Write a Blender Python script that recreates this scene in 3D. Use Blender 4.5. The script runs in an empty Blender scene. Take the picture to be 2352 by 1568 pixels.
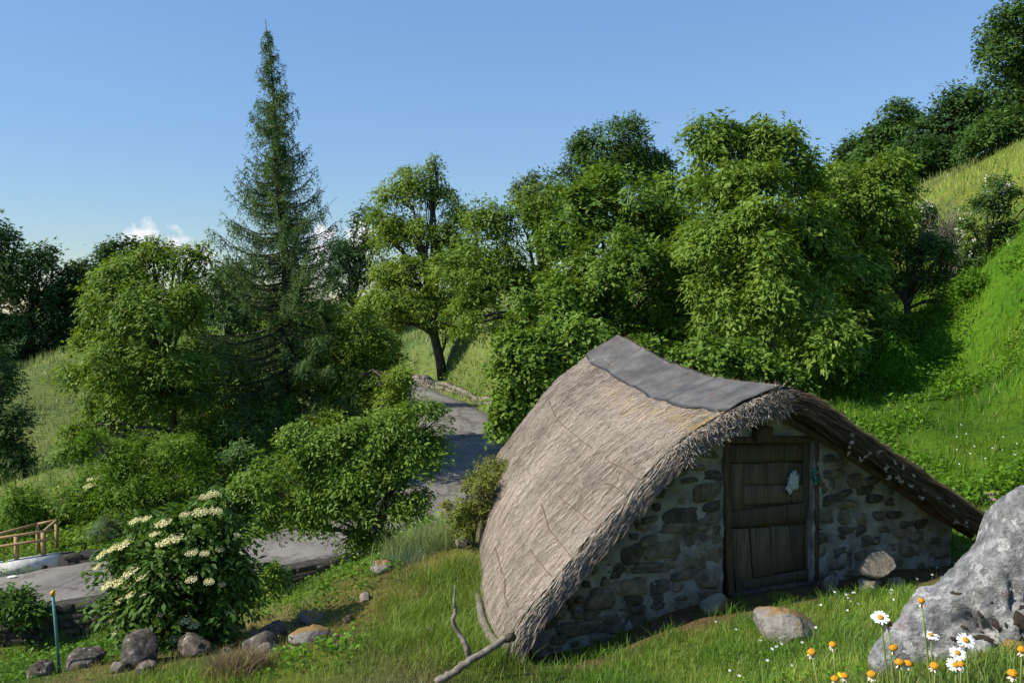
import bpy, math, random
import numpy as np
from mathutils import Vector, Matrix

random.seed(7)
rng = np.random.default_rng(7)
sc = bpy.context.scene
col = sc.collection
R = math.radians
nz = lambda v: v / (np.linalg.norm(v, axis=-1, keepdims=True) + 1e-9)

# ------------------------------------------------------------------ camera
F, CX, CY = 1900.0, 1176.0, 784.0
PITCH = math.atan(94 / F)
cd = bpy.data.cameras.new('camera')
cam = bpy.data.objects.new('camera', cd)
col.objects.link(cam)
cd.sensor_width = 36
cd.lens = 36 * F / 2352
cd.clip_start, cd.clip_end = 0.05, 20000
cam.rotation_euler = (math.pi / 2 - PITCH, 0, 0)
sc.camera = cam


def ray(px, py):
    dx, dy = (px - CX) / F, -(py - CY) / F
    return np.array([dx, math.cos(PITCH) + dy * math.sin(PITCH), -math.sin(PITCH) + dy * math.cos(PITCH)])


def P(px, py, d):
    r = ray(px, py)
    return r * (d / r[1])


# ------------------------------------------------------------------ sky, sun, exposure
SUN_H = np.array([-0.972, -0.235])
SUN_EL = R(43)
sv = Vector((SUN_H[0] * math.cos(SUN_EL), SUN_H[1] * math.cos(SUN_EL), math.sin(SUN_EL)))
wd = bpy.data.worlds.new('World')
sc.world = wd
wd.use_nodes = True
wn, wl = wd.node_tree.nodes, wd.node_tree.links
wn.clear()
w_out = wn.new('ShaderNodeOutputWorld')
w_bg = wn.new('ShaderNodeBackground')
w_bg.inputs[1].default_value = 0.122
w_sky = wn.new('ShaderNodeTexSky')
w_sky.sky_type = 'NISHITA'
w_sky.sun_disc = False
w_sky.sun_elevation = SUN_EL
w_sky.sun_rotation = math.atan2(SUN_H[0], SUN_H[1])
w_sky.altitude = 700
w_sky.air_density = 1.0
w_sky.dust_density = 0.0
w_sky.ozone_density = 3.5


def wmath(op, a, b=None, c=None, clamp=False):
    n = wn.new('ShaderNodeMath')
    n.operation = op
    n.use_clamp = clamp
    for i, v in enumerate((a, b, c)):
        if v is None:
            continue
        if isinstance(v, (int, float)):
            n.inputs[i].default_value = v
        else:
            wl.new(v, n.inputs[i])
    return n.outputs[0]


# low fair-weather cumulus near the horizon, by direction
w_tc = wn.new('ShaderNodeTexCoord')
w_no = wn.new('ShaderNodeTexNoise')
w_no.inputs['Scale'].default_value = 42
w_no.inputs['Detail'].default_value = 7
w_no.inputs['Roughness'].default_value = 0.55
wl.new(w_tc.outputs['Generated'], w_no.inputs['Vector'])
blobs = None
for (px, py, rad) in [(335, 563, .034), (385, 570, .03), (420, 585, .022), (823, 535, .026), (835, 560, .024), (752, 537, .018),
                      (735, 580, .018), (728, 612, .022), (455, 588, .018), (1330, 640, .03)]:
    r_ = ray(px, py)
    r_ = r_ / np.linalg.norm(r_)
    vd = wn.new('ShaderNodeVectorMath')
    vd.operation = 'SUBTRACT'
    wl.new(w_tc.outputs['Generated'], vd.inputs[0])
    vd.inputs[1].default_value = tuple(r_)
    vs = wn.new('ShaderNodeVectorMath')
    vs.operation = 'MULTIPLY'
    wl.new(vd.outputs[0], vs.inputs[0])
    vs.inputs[1].default_value = (1, 1, 1.35)
    vl = wn.new('ShaderNodeVectorMath')
    vl.operation = 'LENGTH'
    wl.new(vs.outputs[0], vl.inputs[0])
    m = wmath('SUBTRACT', 1.0, wmath('DIVIDE', vl.outputs['Value'], rad))
    blobs = m if blobs is None else wmath('MAXIMUM', blobs, m)
cl = wmath('ADD', wmath('MAXIMUM', blobs, -0.9), wmath('MULTIPLY', wmath('SUBTRACT', w_no.outputs[0], 0.5), 2.4))
cl = wmath('MULTIPLY', wmath('MULTIPLY', wmath('SUBTRACT', cl, 0.02), 1.9, clamp=True), 0.85, clamp=True)
w_mix = wn.new('ShaderNodeMixRGB')
wl.new(cl, w_mix.inputs[0])
# compress the bright horizon of the physical sky evenly all round, as the photograph's film does
w_bw = wn.new('ShaderNodeRGBToBW')
wl.new(w_sky.outputs[0], w_bw.inputs[0])
w_k = wmath('POWER', wmath('DIVIDE', wmath('MAXIMUM', w_bw.outputs[0], 0.05), 2.6), -0.5)
w_sc = wn.new('ShaderNodeVectorMath')
w_sc.operation = 'SCALE'
wl.new(w_sky.outputs[0], w_sc.inputs[0])
wl.new(w_k, w_sc.inputs['Scale'])
w_hs = wn.new('ShaderNodeHueSaturation')
w_hs.inputs['Saturation'].default_value = 1.05
wl.new(w_sc.outputs[0], w_hs.inputs['Color'])
wl.new(w_hs.outputs[0], w_mix.inputs[1])
w_mix.inputs[2].default_value = (6.6, 6.5, 6.7, 1)
wl.new(w_mix.outputs[0], w_bg.inputs[0])
wl.new(w_bg.outputs[0], w_out.inputs[0])

sl = bpy.data.lights.new('sun', 'SUN')
sl.energy = 5.0
sl.angle = R(0.53)
sl.color = (1.0, 0.94, 0.83)
sun = bpy.data.objects.new('sun', sl)
col.objects.link(sun)
sun.rotation_euler = (-sv).to_track_quat('-Z', 'Y').to_euler()
sc.view_settings.view_transform = 'Standard'
sc.view_settings.look = 'None'
sc.view_settings.exposure = 0.45
sc.view_settings.gamma = 1.0


# ------------------------------------------------------------------ object helpers
def tag(o, label=None, cat=None, group=None, kind=None):
    if label: o['label'] = label
    if cat: o['category'] = cat
    if group: o['group'] = group
    if kind: o['kind'] = kind
    return o


def empty(name, loc, label=None, cat=None, group=None):
    o = bpy.data.objects.new(name, None)
    o.empty_display_size = 0.2
    col.objects.link(o)
    o.location = [float(c) for c in loc]
    return tag(o, label, cat, group)


def wloc(o):
    v = np.zeros(3)
    while o is not None:
        v = v + np.array(o.location)
        o = o.parent
    return v


def mesh_np(name, verts, quads=None, tris=None, attrs=None, cols=None, smooth=False):
    """attrs: per-face floats; cols: per-face rgb; quads come first"""
    me = bpy.data.meshes.new(name)
    verts = np.asarray(verts, dtype=np.float32)
    nq = 0 if quads is None else len(quads)
    nt = 0 if tris is None else len(tris)
    me.vertices.add(len(verts))
    me.vertices.foreach_set('co', verts.ravel())
    li = []
    if nq: li.append(np.asarray(quads, dtype=np.int32).ravel())
    if nt: li.append(np.asarray(tris, dtype=np.int32).ravel())
    li = np.concatenate(li)
    me.loops.add(len(li))
    me.loops.foreach_set('vertex_index', li)
    me.polygons.add(nq + nt)
    st = np.concatenate([np.arange(nq) * 4, nq * 4 + np.arange(nt) * 3]).astype(np.int32)
    me.polygons.foreach_set('loop_start', st)
    if smooth:
        me.polygons.foreach_set('use_smooth', np.ones(nq + nt, dtype=bool))
    me.update(calc_edges=True)
    if attrs is not None:
        for k, a in attrs.items():
            at = me.attributes.new(k, 'FLOAT', 'FACE')
            at.data.foreach_set('value', np.asarray(a, dtype=np.float32))
    if cols is not None:
        at = me.attributes.new('col', 'FLOAT_COLOR', 'FACE')
        c4 = np.ones((len(cols), 4), dtype=np.float32)
        c4[:, :3] = cols
        at.data.foreach_set('color', c4.ravel())
    return me


def obj(name, me, mat, parent=None):
    o = bpy.data.objects.new(name, me)
    col.objects.link(o)
    if mat is not None:
        me.materials.clear()
        me.materials.append(mat)
    if parent is not None:
        o.parent = parent
    return o


class MB:
    """collects pieces (world coordinates) into one mesh"""
    def __init__(s):
        s.v, s.q, s.t, s.n = [], [], [], 0

    def add(s, v, q=None, t=None):
        v = np.asarray(v, dtype=np.float64).reshape(-1, 3)
        s.v.append(v)
        if q is not None and len(q): s.q.append(np.asarray(q, dtype=np.int64) + s.n)
        if t is not None and len(t): s.t.append(np.asarray(t, dtype=np.int64) + s.n)
        s.n += len(v)
        return s

    def tube(s, pts, rad, sides=6, cap=True):
        pts = np.asarray(pts, dtype=float)
        n = len(pts)
        rad = np.broadcast_to(np.asarray(rad, dtype=float), (n,))
        tg = nz(np.gradient(pts, axis=0))
        ref = np.array([0, 0, 1.0]) if abs(tg[0][2]) < 0.9 else np.array([1.0, 0, 0])
        a = nz(np.cross(tg, ref))
        b = np.cross(tg, a)
        th = np.arange(sides) / sides * 2 * math.pi
        ring = a[:, None, :] * np.cos(th)[None, :, None] + b[:, None, :] * np.sin(th)[None, :, None]
        v = (pts[:, None, :] + ring * rad[:, None, None]).reshape(-1, 3)
        i = np.arange(n - 1)[:, None] * sides
        j = np.arange(sides)[None, :]
        k = (j + 1) % sides
        q = np.stack([i + j, i + k, i + sides + k, i + sides + j], -1).reshape(-1, 4)
        t = []
        if cap:
            v = np.concatenate([v, pts[:1], pts[-1:]])
            c0, c1 = n * sides, n * sides + 1
            for m in range(sides):
                t.append((c0, (m + 1) % sides, m))
                t.append((c1, (n - 1) * sides + m, (n - 1) * sides + (m + 1) % sides))
        return s.add(v, q, t)

    def box(s, c, ax, ay, az):
        """centre and three half-axis vectors"""
        c, ax, ay, az = (np.asarray(k, dtype=float) for k in (c, ax, ay, az))
        v = [c + i * ax + j * ay + k * az for k in (-1, 1) for j in (-1, 1) for i in (-1, 1)]
        return s.add(v, [(0, 2, 3, 1), (4, 5, 7, 6), (0, 1, 5, 4), (2, 6, 7, 3), (0, 4, 6, 2), (1, 3, 7, 5)])

    def build(s, name, mat, parent=None, smooth=False):
        v = np.concatenate(s.v)
        if parent is not None: v = v - wloc(parent)
        me = mesh_np(name, v, np.concatenate(s.q) if s.q else None, np.concatenate(s.t) if s.t else None, smooth=smooth)
        return obj(name, me, mat, parent)


def single(o, label, cat, group=None, base=None):
    """turn a world-coordinate mesh into a thing whose origin is its base"""
    me = o.data
    v = np.zeros(len(me.vertices) * 3, dtype=np.float32)
    me.vertices.foreach_get('co', v)
    v = v.reshape(-1, 3)
    if base is None:
        base = np.array([v[:, 0].mean(), v[:, 1].mean(), v[:, 2].min()])
    v = v - base
    me.vertices.foreach_set('co', v.astype(np.float32).ravel())
    me.update()
    o.location = [float(c) for c in base]
    return tag(o, label, cat, group)


# value noise (vectorised)
_perm = rng.random((64, 64, 64))


def vnoise(p):
    p = np.asarray(p, dtype=float)
    i = np.floor(p).astype(int)
    f = p - i
    f = f * f * (3 - 2 * f)
    r = 0
    for a in (0, 1):
        for b in (0, 1):
            for c in (0, 1):
                w = (f[..., 0] if a else 1 - f[..., 0]) * (f[..., 1] if b else 1 - f[..., 1]) * (f[..., 2] if c else 1 - f[..., 2])
                r = r + w * _perm[(i[..., 0] + a) % 64, (i[..., 1] + b) % 64, (i[..., 2] + c) % 64]
    return r * 2 - 1


def fbm(p, o=4):
    p = np.asarray(p, dtype=float)
    s, a = 0, 1.0
    for k in range(o):
        s = s + a * vnoise(p * 2 ** k + 17.3 * k)
        a *= 0.5
    return s


def xyz(x, y, s=1.0, z=0.0):
    return np.stack([x * s, y * s, np.full_like(x, z)], -1)


def sm(a, b, x):
    t = np.clip((x - a) / (b - a), 0, 1)
    return t * t * (3 - 2 * t)


# ------------------------------------------------------------------ materials
def new_mat(name):
    m = bpy.data.materials.new(name)
    m.use_nodes = True
    n = m.node_tree.nodes
    return m, n, m.node_tree.links, n['Principled BSDF']


def setp(b, rough=0.7, spec=0.3, metal=0.0):
    b.inputs['Roughness'].default_value = rough
    b.inputs['Specular IOR Level'].default_value = spec
    b.inputs['Metallic'].default_value = metal


def ramp(n, stops):
    r = n.new('ShaderNodeValToRGB')
    e = r.color_ramp.elements
    e[0].position, e[0].color = stops[0][0], (*stops[0][1], 1)
    e[1].position, e[1].color = stops[-1][0], (*stops[-1][1], 1)
    for p, c in stops[1:-1]:
        k = e.new(p)
        k.color = (*c, 1)
    return r


def noise_node(n, l, scale, detail=6, rough=0.6, vec=None, dim='Object'):
    t = n.new('ShaderNodeTexNoise')
    t.inputs['Scale'].default_value = scale
    t.inputs['Detail'].default_value = detail
    t.inputs['Roughness'].default_value = rough
    if vec is None:
        c = n.new('ShaderNodeTexCoord')
        vec = c.outputs[dim]
    l.new(vec, t.inputs['Vector'])
    return t


def mixc(n, l, fac, a, b, mode='MIX'):
    m = n.new('ShaderNodeMixRGB')
    m.blend_type = mode
    for i, v in enumerate((fac, a, b)):
        if isinstance(v, (int, float)): m.inputs[i].default_value = v
        elif isinstance(v, tuple): m.inputs[i].default_value = (*v, 1)
        else: l.new(v, m.inputs[i])
    return m.outputs[0]


def bump(n, l, b, h, strength=0.4, dist=0.02):
    k = n.new('ShaderNodeBump')
    k.inputs['Strength'].default_value = strength
    k.inputs['Distance'].default_value = dist
    l.new(h, k.inputs['Height'])
    l.new(k.outputs[0], b.inputs['Normal'])


def leaf_mat(name, dark, light, trans=0.3, rough=0.55, spec=0.18):
    m, n, l, b = new_mat(name)
    a = n.new('ShaderNodeAttribute')
    a.attribute_name = 'rnd'
    r = ramp(n, [(0.0, dark), (1.0, light)])
    l.new(a.outputs['Fac'], r.inputs[0])
    l.new(r.outputs[0], b.inputs['Base Color'])
    setp(b, rough, spec)
    t = n.new('ShaderNodeBsdfTranslucent')
    l.new(mixc(n, l, 1.0, r.outputs[0], (1.35, 1.25, 0.45), 'MULTIPLY'), t.inputs[0])
    mx = n.new('ShaderNodeMixShader')
    mx.inputs[0].default_value = trans
    l.new(b.outputs[0], mx.inputs[1])
    l.new(t.outputs[0], mx.inputs[2])
    l.new(mx.outputs[0], n['Material Output'].inputs[0])
    return m


def blade_mat(name, trans=0.3):
    m, n, l, b = new_mat(name)
    a = n.new('ShaderNodeAttribute')
    a.attribute_name = 'col'
    l.new(a.outputs['Color'], b.inputs['Base Color'])
    setp(b, 0.5, 0.3)
    t = n.new('ShaderNodeBsdfTranslucent')
    l.new(a.outputs['Color'], t.inputs[0])
    mx = n.new('ShaderNodeMixShader')
    mx.inputs[0].default_value = trans
    l.new(b.outputs[0], mx.inputs[1])
    l.new(t.outputs[0], mx.inputs[2])
    l.new(mx.outputs[0], n['Material Output'].inputs[0])
    return m


def stone_mat(name, stops, scale=6, bstr=0.6, spots=None, objrand=0.0, rough=0.85, bdist=0.03):
    m, n, l, b = new_mat(name)
    t = noise_node(n, l, scale, 9, 0.68)
    r = ramp(n, stops)
    l.new(t.outputs[0], r.inputs[0])
    c = r.outputs[0]
    if spots:
        for (sc_, lo, hi, colr, fac) in spots:
            t2 = noise_node(n, l, sc_, 4, 0.6)
            r2 = ramp(n, [(lo, (0, 0, 0)), (hi, (fac, fac, fac))])
            l.new(t2.outputs[0], r2.inputs[0])
            c = mixc(n, l, r2.outputs[0], c, colr)
    if objrand:
        oi = n.new('ShaderNodeObjectInfo')
        r3 = ramp(n, [(0, (1 - objrand, 1 - objrand, 1 - objrand)), (0.5, (1, 0.97, 0.92)), (1, (1 + objrand, 1 + objrand * .8, 1 + objrand * .45))])
        l.new(oi.outputs['Random'], r3.inputs[0])
        c = mixc(n, l, 1.0, c, r3.outputs[0], 'MULTIPLY')
    l.new(c, b.inputs['Base Color'])
    setp(b, rough, 0.25)
    t3 = noise_node(n, l, scale * 3.5, 8, 0.7)
    bump(n, l, b, t3.outputs[0], bstr, bdist)
    return m


def wood_mat(name, c1, c2, scale=(30, 30, 2.0), bstr=0.5, objrand=0.0):
    m, n, l, b = new_mat(name)
    c = n.new('ShaderNodeTexCoord')
    mp = n.new('ShaderNodeMapping')
    mp.inputs['Scale'].default_value = scale
    l.new(c.outputs['Object'], mp.inputs[0])
    t = noise_node(n, l, 1.0, 8, 0.65, mp.outputs[0])
    r = ramp(n, [(0.3, c1), (0.7, c2)])
    l.new(t.outputs[0], r.inputs[0])
    out = r.outputs[0]
    if objrand:
        oi = n.new('ShaderNodeObjectInfo')
        r3 = ramp(n, [(0, (1 - objrand,) * 3), (1, (1 + objrand,) * 3)])
        l.new(oi.outputs['Random'], r3.inputs[0])
        out = mixc(n, l, 1.0, out, r3.outputs[0], 'MULTIPLY')
    l.new(out, b.inputs['Base Color'])
    setp(b, 0.75, 0.25)
    bump(n, l, b, t.outputs[0], bstr, 0.01)
    return m


def plain_mat(name, c, rough=0.6, spec=0.3, var=0.25, scale=20):
    m, n, l, b = new_mat(name)
    t = noise_node(n, l, scale, 5)
    r = ramp(n, [(0.3, tuple(k * (1 - var) for k in c)), (0.7, tuple(min(1, k * (1 + var)) for k in c))])
    l.new(t.outputs[0], r.inputs[0])
    l.new(r.outputs[0], b.inputs['Base Color'])
    setp(b, rough, spec)
    return m


M = {}
M['walnut'] = leaf_mat('walnut_leaf', (0.060, 0.130, 0.012), (0.255, 0.365, 0.055), 0.34)
M['walnut_yellow'] = leaf_mat('yellowish_leaf', (0.075, 0.148, 0.013), (0.28, 0.375, 0.052), 0.35)
M['maple'] = leaf_mat('maple_leaf', (0.050, 0.118, 0.012), (0.215, 0.335, 0.05), 0.33)
M['dark'] = leaf_mat('dark_leaf', (0.022, 0.065, 0.016), (0.075, 0.145, 0.03), 0.24)
M['forest'] = leaf_mat('chestnut_leaf', (0.030, 0.08, 0.015), (0.125, 0.215, 0.045), 0.26)
M['plum'] = leaf_mat('plum_leaf', (0.062, 0.140, 0.014), (0.25, 0.37, 0.06), 0.35)
M['elder'] = leaf_mat('elder_leaf', (0.035, 0.09, 0.014), (0.12, 0.215, 0.03), 0.30)
M['ferny'] = leaf_mat('ferny_leaf', (0.055, 0.14, 0.010), (0.19, 0.31, 0.03), 0.35)
M['grey_green'] = leaf_mat('willow_leaf', (0.07, 0.12, 0.05), (0.16, 0.22, 0.10), 0.25)
M['redgreen'] = leaf_mat('reddish_shrub_leaf', (0.085, 0.14, 0.02), (0.30, 0.29, 0.06), 0.3)
M['larch'] = leaf_mat('larch_needle', (0.047, 0.106, 0.036), (0.155, 0.235, 0.078), 0.30, 0.6, 0.15)
M['cover'] = leaf_mat('bramble_leaf', (0.04, 0.12, 0.006), (0.15, 0.29, 0.02), 0.35)
M['thorn'] = leaf_mat('hawthorn_leaf', (0.045, 0.105, 0.02), (0.12, 0.2, 0.045), 0.28)
M['blossom'] = leaf_mat('white_blossom', (0.55, 0.55, 0.45), (0.8, 0.8, 0.72), 0.2, 0.7, 0.2)
M['umbel'] = leaf_mat('elder_flower', (0.52, 0.49, 0.22), (0.80, 0.76, 0.46), 0.25, 0.7, 0.2)
M['twig'] = leaf_mat('dead_twig', (0.12, 0.09, 0.07), (0.26, 0.2, 0.16), 0.0, 0.8, 0.2)
M['bark'] = wood_mat('bark', (0.035, 0.028, 0.02), (0.12, 0.10, 0.075), (9, 9, 2), 0.8)
M['bark_pale'] = wood_mat('pale_bark', (0.10, 0.085, 0.065), (0.26, 0.23, 0.18), (9, 9, 2), 0.8)
M['bark_larch'] = wood_mat('larch_bark', (0.025, 0.018, 0.014), (0.075, 0.06, 0.045), (9, 9, 2), 0.8)
M['grass'] = blade_mat('grass_blade', 0.32)
M['wood_grey'] = wood_mat('weathered_wood', (0.09, 0.075, 0.058), (0.29, 0.25, 0.20), (22, 22, 6), 0.9)
M['wood_door'] = wood_mat('old_door_wood', (0.045, 0.034, 0.023), (0.16, 0.128, 0.088), (40, 40, 2.2), 0.7, 0.28)
M['wood_dark'] = wood_mat('dark_beam_wood', (0.04, 0.028, 0.018), (0.13, 0.095, 0.06), (14, 14, 4), 0.7)
M['wood_new'] = wood_mat('golden_rail_wood', (0.30, 0.19, 0.08), (0.47, 0.32, 0.15), (10, 10, 10), 0.3)
M['white_paint'] = plain_mat('white_painted_concrete', (0.55, 0.54, 0.50), 0.85, 0.15, 0.3, 6)
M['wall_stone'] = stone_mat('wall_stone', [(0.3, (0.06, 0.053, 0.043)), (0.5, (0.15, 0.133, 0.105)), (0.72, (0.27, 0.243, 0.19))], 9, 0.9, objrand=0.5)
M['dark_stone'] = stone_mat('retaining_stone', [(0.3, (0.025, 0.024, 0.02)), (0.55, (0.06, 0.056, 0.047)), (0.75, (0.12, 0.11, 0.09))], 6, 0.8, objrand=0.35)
M['bank_stone'] = stone_mat('bank_stone', [(0.3, (0.12, 0.105, 0.085)), (0.7, (0.30, 0.27, 0.22))], 6, 0.6, objrand=0.3)
M['rock'] = stone_mat('rock', [(0.36, (0.03, 0.025, 0.02)), (0.5, (0.115, 0.098, 0.078)), (0.66, (0.25, 0.225, 0.19))], 8, 1.0,
                      spots=[(5, 0.56, 0.66, (0.16, 0.14, 0.06), 0.8), (16, 0.62, 0.68, (0.5, 0.5, 0.47), 0.8)], objrand=0.25, bdist=0.04)
M['pale_rock'] = stone_mat('pale_rock', [(0.3, (0.13, 0.11, 0.085)), (0.7, (0.34, 0.305, 0.25))], 9, 0.8, objrand=0.1)
M['mossy_rock'] = stone_mat('mossy_rock', [(0.3, (0.15, 0.135, 0.12)), (0.7, (0.36, 0.335, 0.3))], 9, 0.9, spots=[(18, 0.58, 0.68, (0.07, 0.055, 0.04), 0.7)])
_n, _l = M['mossy_rock'].node_tree.nodes, M['mossy_rock'].node_tree.links        # dry moss sits on the upward faces
_g = _n.new('ShaderNodeNewGeometry')
_s = _n.new('ShaderNodeSeparateXYZ')
_l.new(_g.outputs['Normal'], _s.inputs[0])
_t = noise_node(_n, _l, 6, 6, 0.7)
_m = _n.new('ShaderNodeMath')
_m.operation = 'ADD'
_l.new(_s.outputs['Z'], _m.inputs[0])
_l.new(_t.outputs[0], _m.inputs[1])
_r = ramp(_n, [(0.0, (0, 0, 0)), (1.0, (0.95, 0.95, 0.95))])
_mm = _n.new('ShaderNodeMapRange')
_mm.inputs['From Min'].default_value = 1.08
_mm.inputs['From Max'].default_value = 1.32
_l.new(_m.outputs[0], _mm.inputs[0])
_b = _n['Principled BSDF']
_c = _b.inputs['Base Color'].links[0].from_socket
_t2 = noise_node(_n, _l, 30, 5, 0.7)
_r2 = ramp(_n, [(0.3, (0.13, 0.075, 0.025)), (0.7, (0.33, 0.22, 0.08))])
_l.new(_t2.outputs[0], _r2.inputs[0])
_l.new(mixc(_n, _l, _mm.outputs[0], _c, _r2.outputs[0]), _b.inputs['Base Color'])
M['boulder'] = stone_mat('lichen_boulder', [(0.36, (0.13, 0.13, 0.128)), (0.5, (0.28, 0.277, 0.272)), (0.62, (0.45, 0.445, 0.43))], 13, 1.0,
                         spots=[(5, 0.60, 0.72, (0.38, 0.27, 0.26), 0.5), (9, 0.60, 0.62, (0.58, 0.575, 0.54), 0.85), (22, 0.63, 0.65, (0.6, 0.59, 0.56), 0.85),
                                (60, 0.56, 0.66, (0.09, 0.085, 0.08), 0.65), (2.2, 0.50, 0.66, (0.19, 0.19, 0.188), 0.6)], bdist=0.035)
M['lichen_dark'] = plain_mat('black_lichen', (0.035, 0.028, 0.022), 0.95, 0.1, 0.5, 60)
M['moss'] = plain_mat('brown_moss', (0.20, 0.135, 0.045), 0.95, 0.1, 0.5, 70)
M['stake'] = plain_mat('teal_stake', (0.085, 0.20, 0.175), 0.45, 0.4, 0.2, 8)
M['yellow_cap'] = plain_mat('yellow_cap', (0.62, 0.36, 0.02), 0.6, 0.3, 0.2, 30)
M['bag'] = plain_mat('white_plastic', (0.42, 0.47, 0.49), 0.35, 0.5, 0.1, 12)
M['twine'] = plain_mat('teal_twine', (0.05, 0.30, 0.24), 0.7, 0.3, 0.3, 40)
M['petal'] = plain_mat('daisy_petal', (0.82, 0.83, 0.82), 0.6, 0.3, 0.04, 30)
M['disc'] = plain_mat('daisy_disc', (0.50, 0.235, 0.018), 0.9, 0.1, 0.55, 420)
M['disc_old'] = plain_mat('faded_disc', (0.20, 0.09, 0.02), 0.85, 0.2, 0.3, 260)
M['buttercup'] = plain_mat('buttercup', (0.82, 0.62, 0.01), 0.35, 0.5, 0.1, 60)
M['stem'] = plain_mat('flower_stem', (0.17, 0.22, 0.05), 0.6, 0.3, 0.25, 20)
M['rod'] = plain_mat('hazel_rod', (0.16, 0.105, 0.075), 0.75, 0.2, 0.35, 30)
M['pipe'] = plain_mat('drain_pipe', (0.02, 0.018, 0.016), 0.7, 0.2, 0.3, 30)
M['paper'] = plain_mat('paper', (0.75, 0.75, 0.73), 0.7, 0.2, 0.06, 30)

# ------------------------------------------------------------------ hut frame (u along the gable, v into the hut, z up)
ANG = R(18)
G3 = np.array([math.cos(ANG), math.sin(ANG), 0])
R3 = np.array([-math.sin(ANG), math.cos(ANG), 0])
Z3 = np.array([0, 0, 1.0])
O3 = P(1790, 890, 9.1)
VW = 0.36                                              # front wall plane behind the verge


def HV(px, py, v):
    """pixel ray met with the upright plane v -> (u, z)"""
    r = ray(px, py)
    p = r * ((O3 @ R3 + v) / (r @ R3))
    return np.array([(p - O3) @ G3, p[2]])


def HU(px, py, u=0.0):
    r = ray(px, py)
    p = r * ((O3 @ G3 + u) / (r @ G3))
    return np.array([(p - O3) @ R3, p[2]])


def HW(u, v, z):
    u, v, z = np.broadcast_arrays(np.asarray(u, float), np.asarray(v, float), np.asarray(z, float))
    return O3[:2].tolist()[0] * 0 + np.stack([O3[0] + u * G3[0] + v * R3[0], O3[1] + u * G3[1] + v * R3[1], z], -1)


# ------------------------------------------------------------------ road centre line
ROADP = np.array([(-26, 18.2, -8.9), (-18, 19.7, -8.0), (-12.3, 21.0, -7.4), (-8.8, 21.6, -6.98), (-6.0, 22.4, -6.72), (-3.9, 24.0, -6.58), (-2.75, 26.8, -6.42),
                  (-2.05, 31.0, -5.95), (-2.6, 38.0, -5.40), (-5.6, 45.0, -5.08), (-10.0, 53.0, -4.8), (-15.5, 61.0, -4.7), (-23, 69, -5.0), (-34, 76, -6.0)])


def catmull(p, n=14):
    q = np.concatenate([[2 * p[0] - p[1]], p, [2 * p[-1] - p[-2]]])
    out = []
    for i in range(len(p) - 1):
        a, b, c, d = q[i:i + 4]
        for t in np.arange(n) / n:
            out.append(0.5 * (2 * b + (c - a) * t + (2 * a - 5 * b + 4 * c - d) * t ** 2 + (3 * b - a - 3 * c + d) * t ** 3))
    out.append(p[-1])
    return np.array(out)


RD = catmull(ROADP)
RT = nz(np.gradient(RD, axis=0) * [1, 1, 0])
RN = np.stack([-RT[:, 1], RT[:, 0], RT[:, 2] * 0], -1)      # left-hand normal: away from the camera at the lower left
HALF = 1.75

# ------------------------------------------------------------------ terrain
TP = [(1230, 1505, 'w'), (1450, 1440, 'w'), (1680, 1372, 'w'), (1870, 1342, 'w'), (2060, 1312, 'w'), (2230, 1290, 'w')]
ctrl = []
for px, py, _ in TP:
    u, z = HV(px, py, VW)
    ctrl.append(HW(u, VW, z))
for c in [(1250, 1568, 7.4), (1500, 1568, 6.9), (1800, 1568, 6.0), (1800, 1450, 7.5), (1970, 1540, 5.0), (2200, 1568, 3.5), (2350, 1500, 4.6),
          (1050, 1500, 8.0), (1000, 1568, 7.3), (700, 1568, 7.6), (300, 1568, 8.0), (0, 1568, 8.6), (540, 1540, 8.0), (430, 1480, 10.0),
          (620, 1480, 9.5), (750, 1420, 10.5), (850, 1350, 11), (900, 1295, 11.8), (1000, 1240, 12.5), (1080, 1250, 11.5), (200, 1490, 13), (100, 1484, 19.0), (240, 1455, 19.2),
          (0, 1500, 18.5), (430, 1440, 16), (620, 1400, 16), (700, 1350, 19.6), (870, 1292, 16),
          (60, 1230, 26), (20, 860, 50), (190, 800, 55), (100, 1050, 38), (150, 950, 45), (200, 1080, 32), (20, 900, 46), (0, 1100, 34), (280, 1150, 27), (480, 1080, 27),
          (770, 960, 36), (480, 930, 45), (650, 1015, 30), (930, 740, 70), (850, 697, 95), (600, 710, 100), (75, 850, 60), (275, 805, 65),
          (1050, 825, 44), (1140, 850, 38), (1170, 800, 42), (1000, 800, 48), (1250, 760, 48), (1350, 700, 60), (1600, 690, 52), (1870, 540, 48), (1700, 640, 46), (1770, 885, 21),
          (2270, 1160, 12), (2250, 1080, 14), (2200, 950, 17), (2250, 800, 21), (2250, 650, 25), (2200, 560, 29), (2100, 500, 34), (2350, 560, 22), (2350, 420, 30), (2352, 335, 36),
          (2200, 412, 40), (2080, 455, 46), (2010, 500, 44), (2340, 330, 46), (2000, 475, 60), (2180, 400, 60)]:
    ctrl.append(P(*c))
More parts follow.
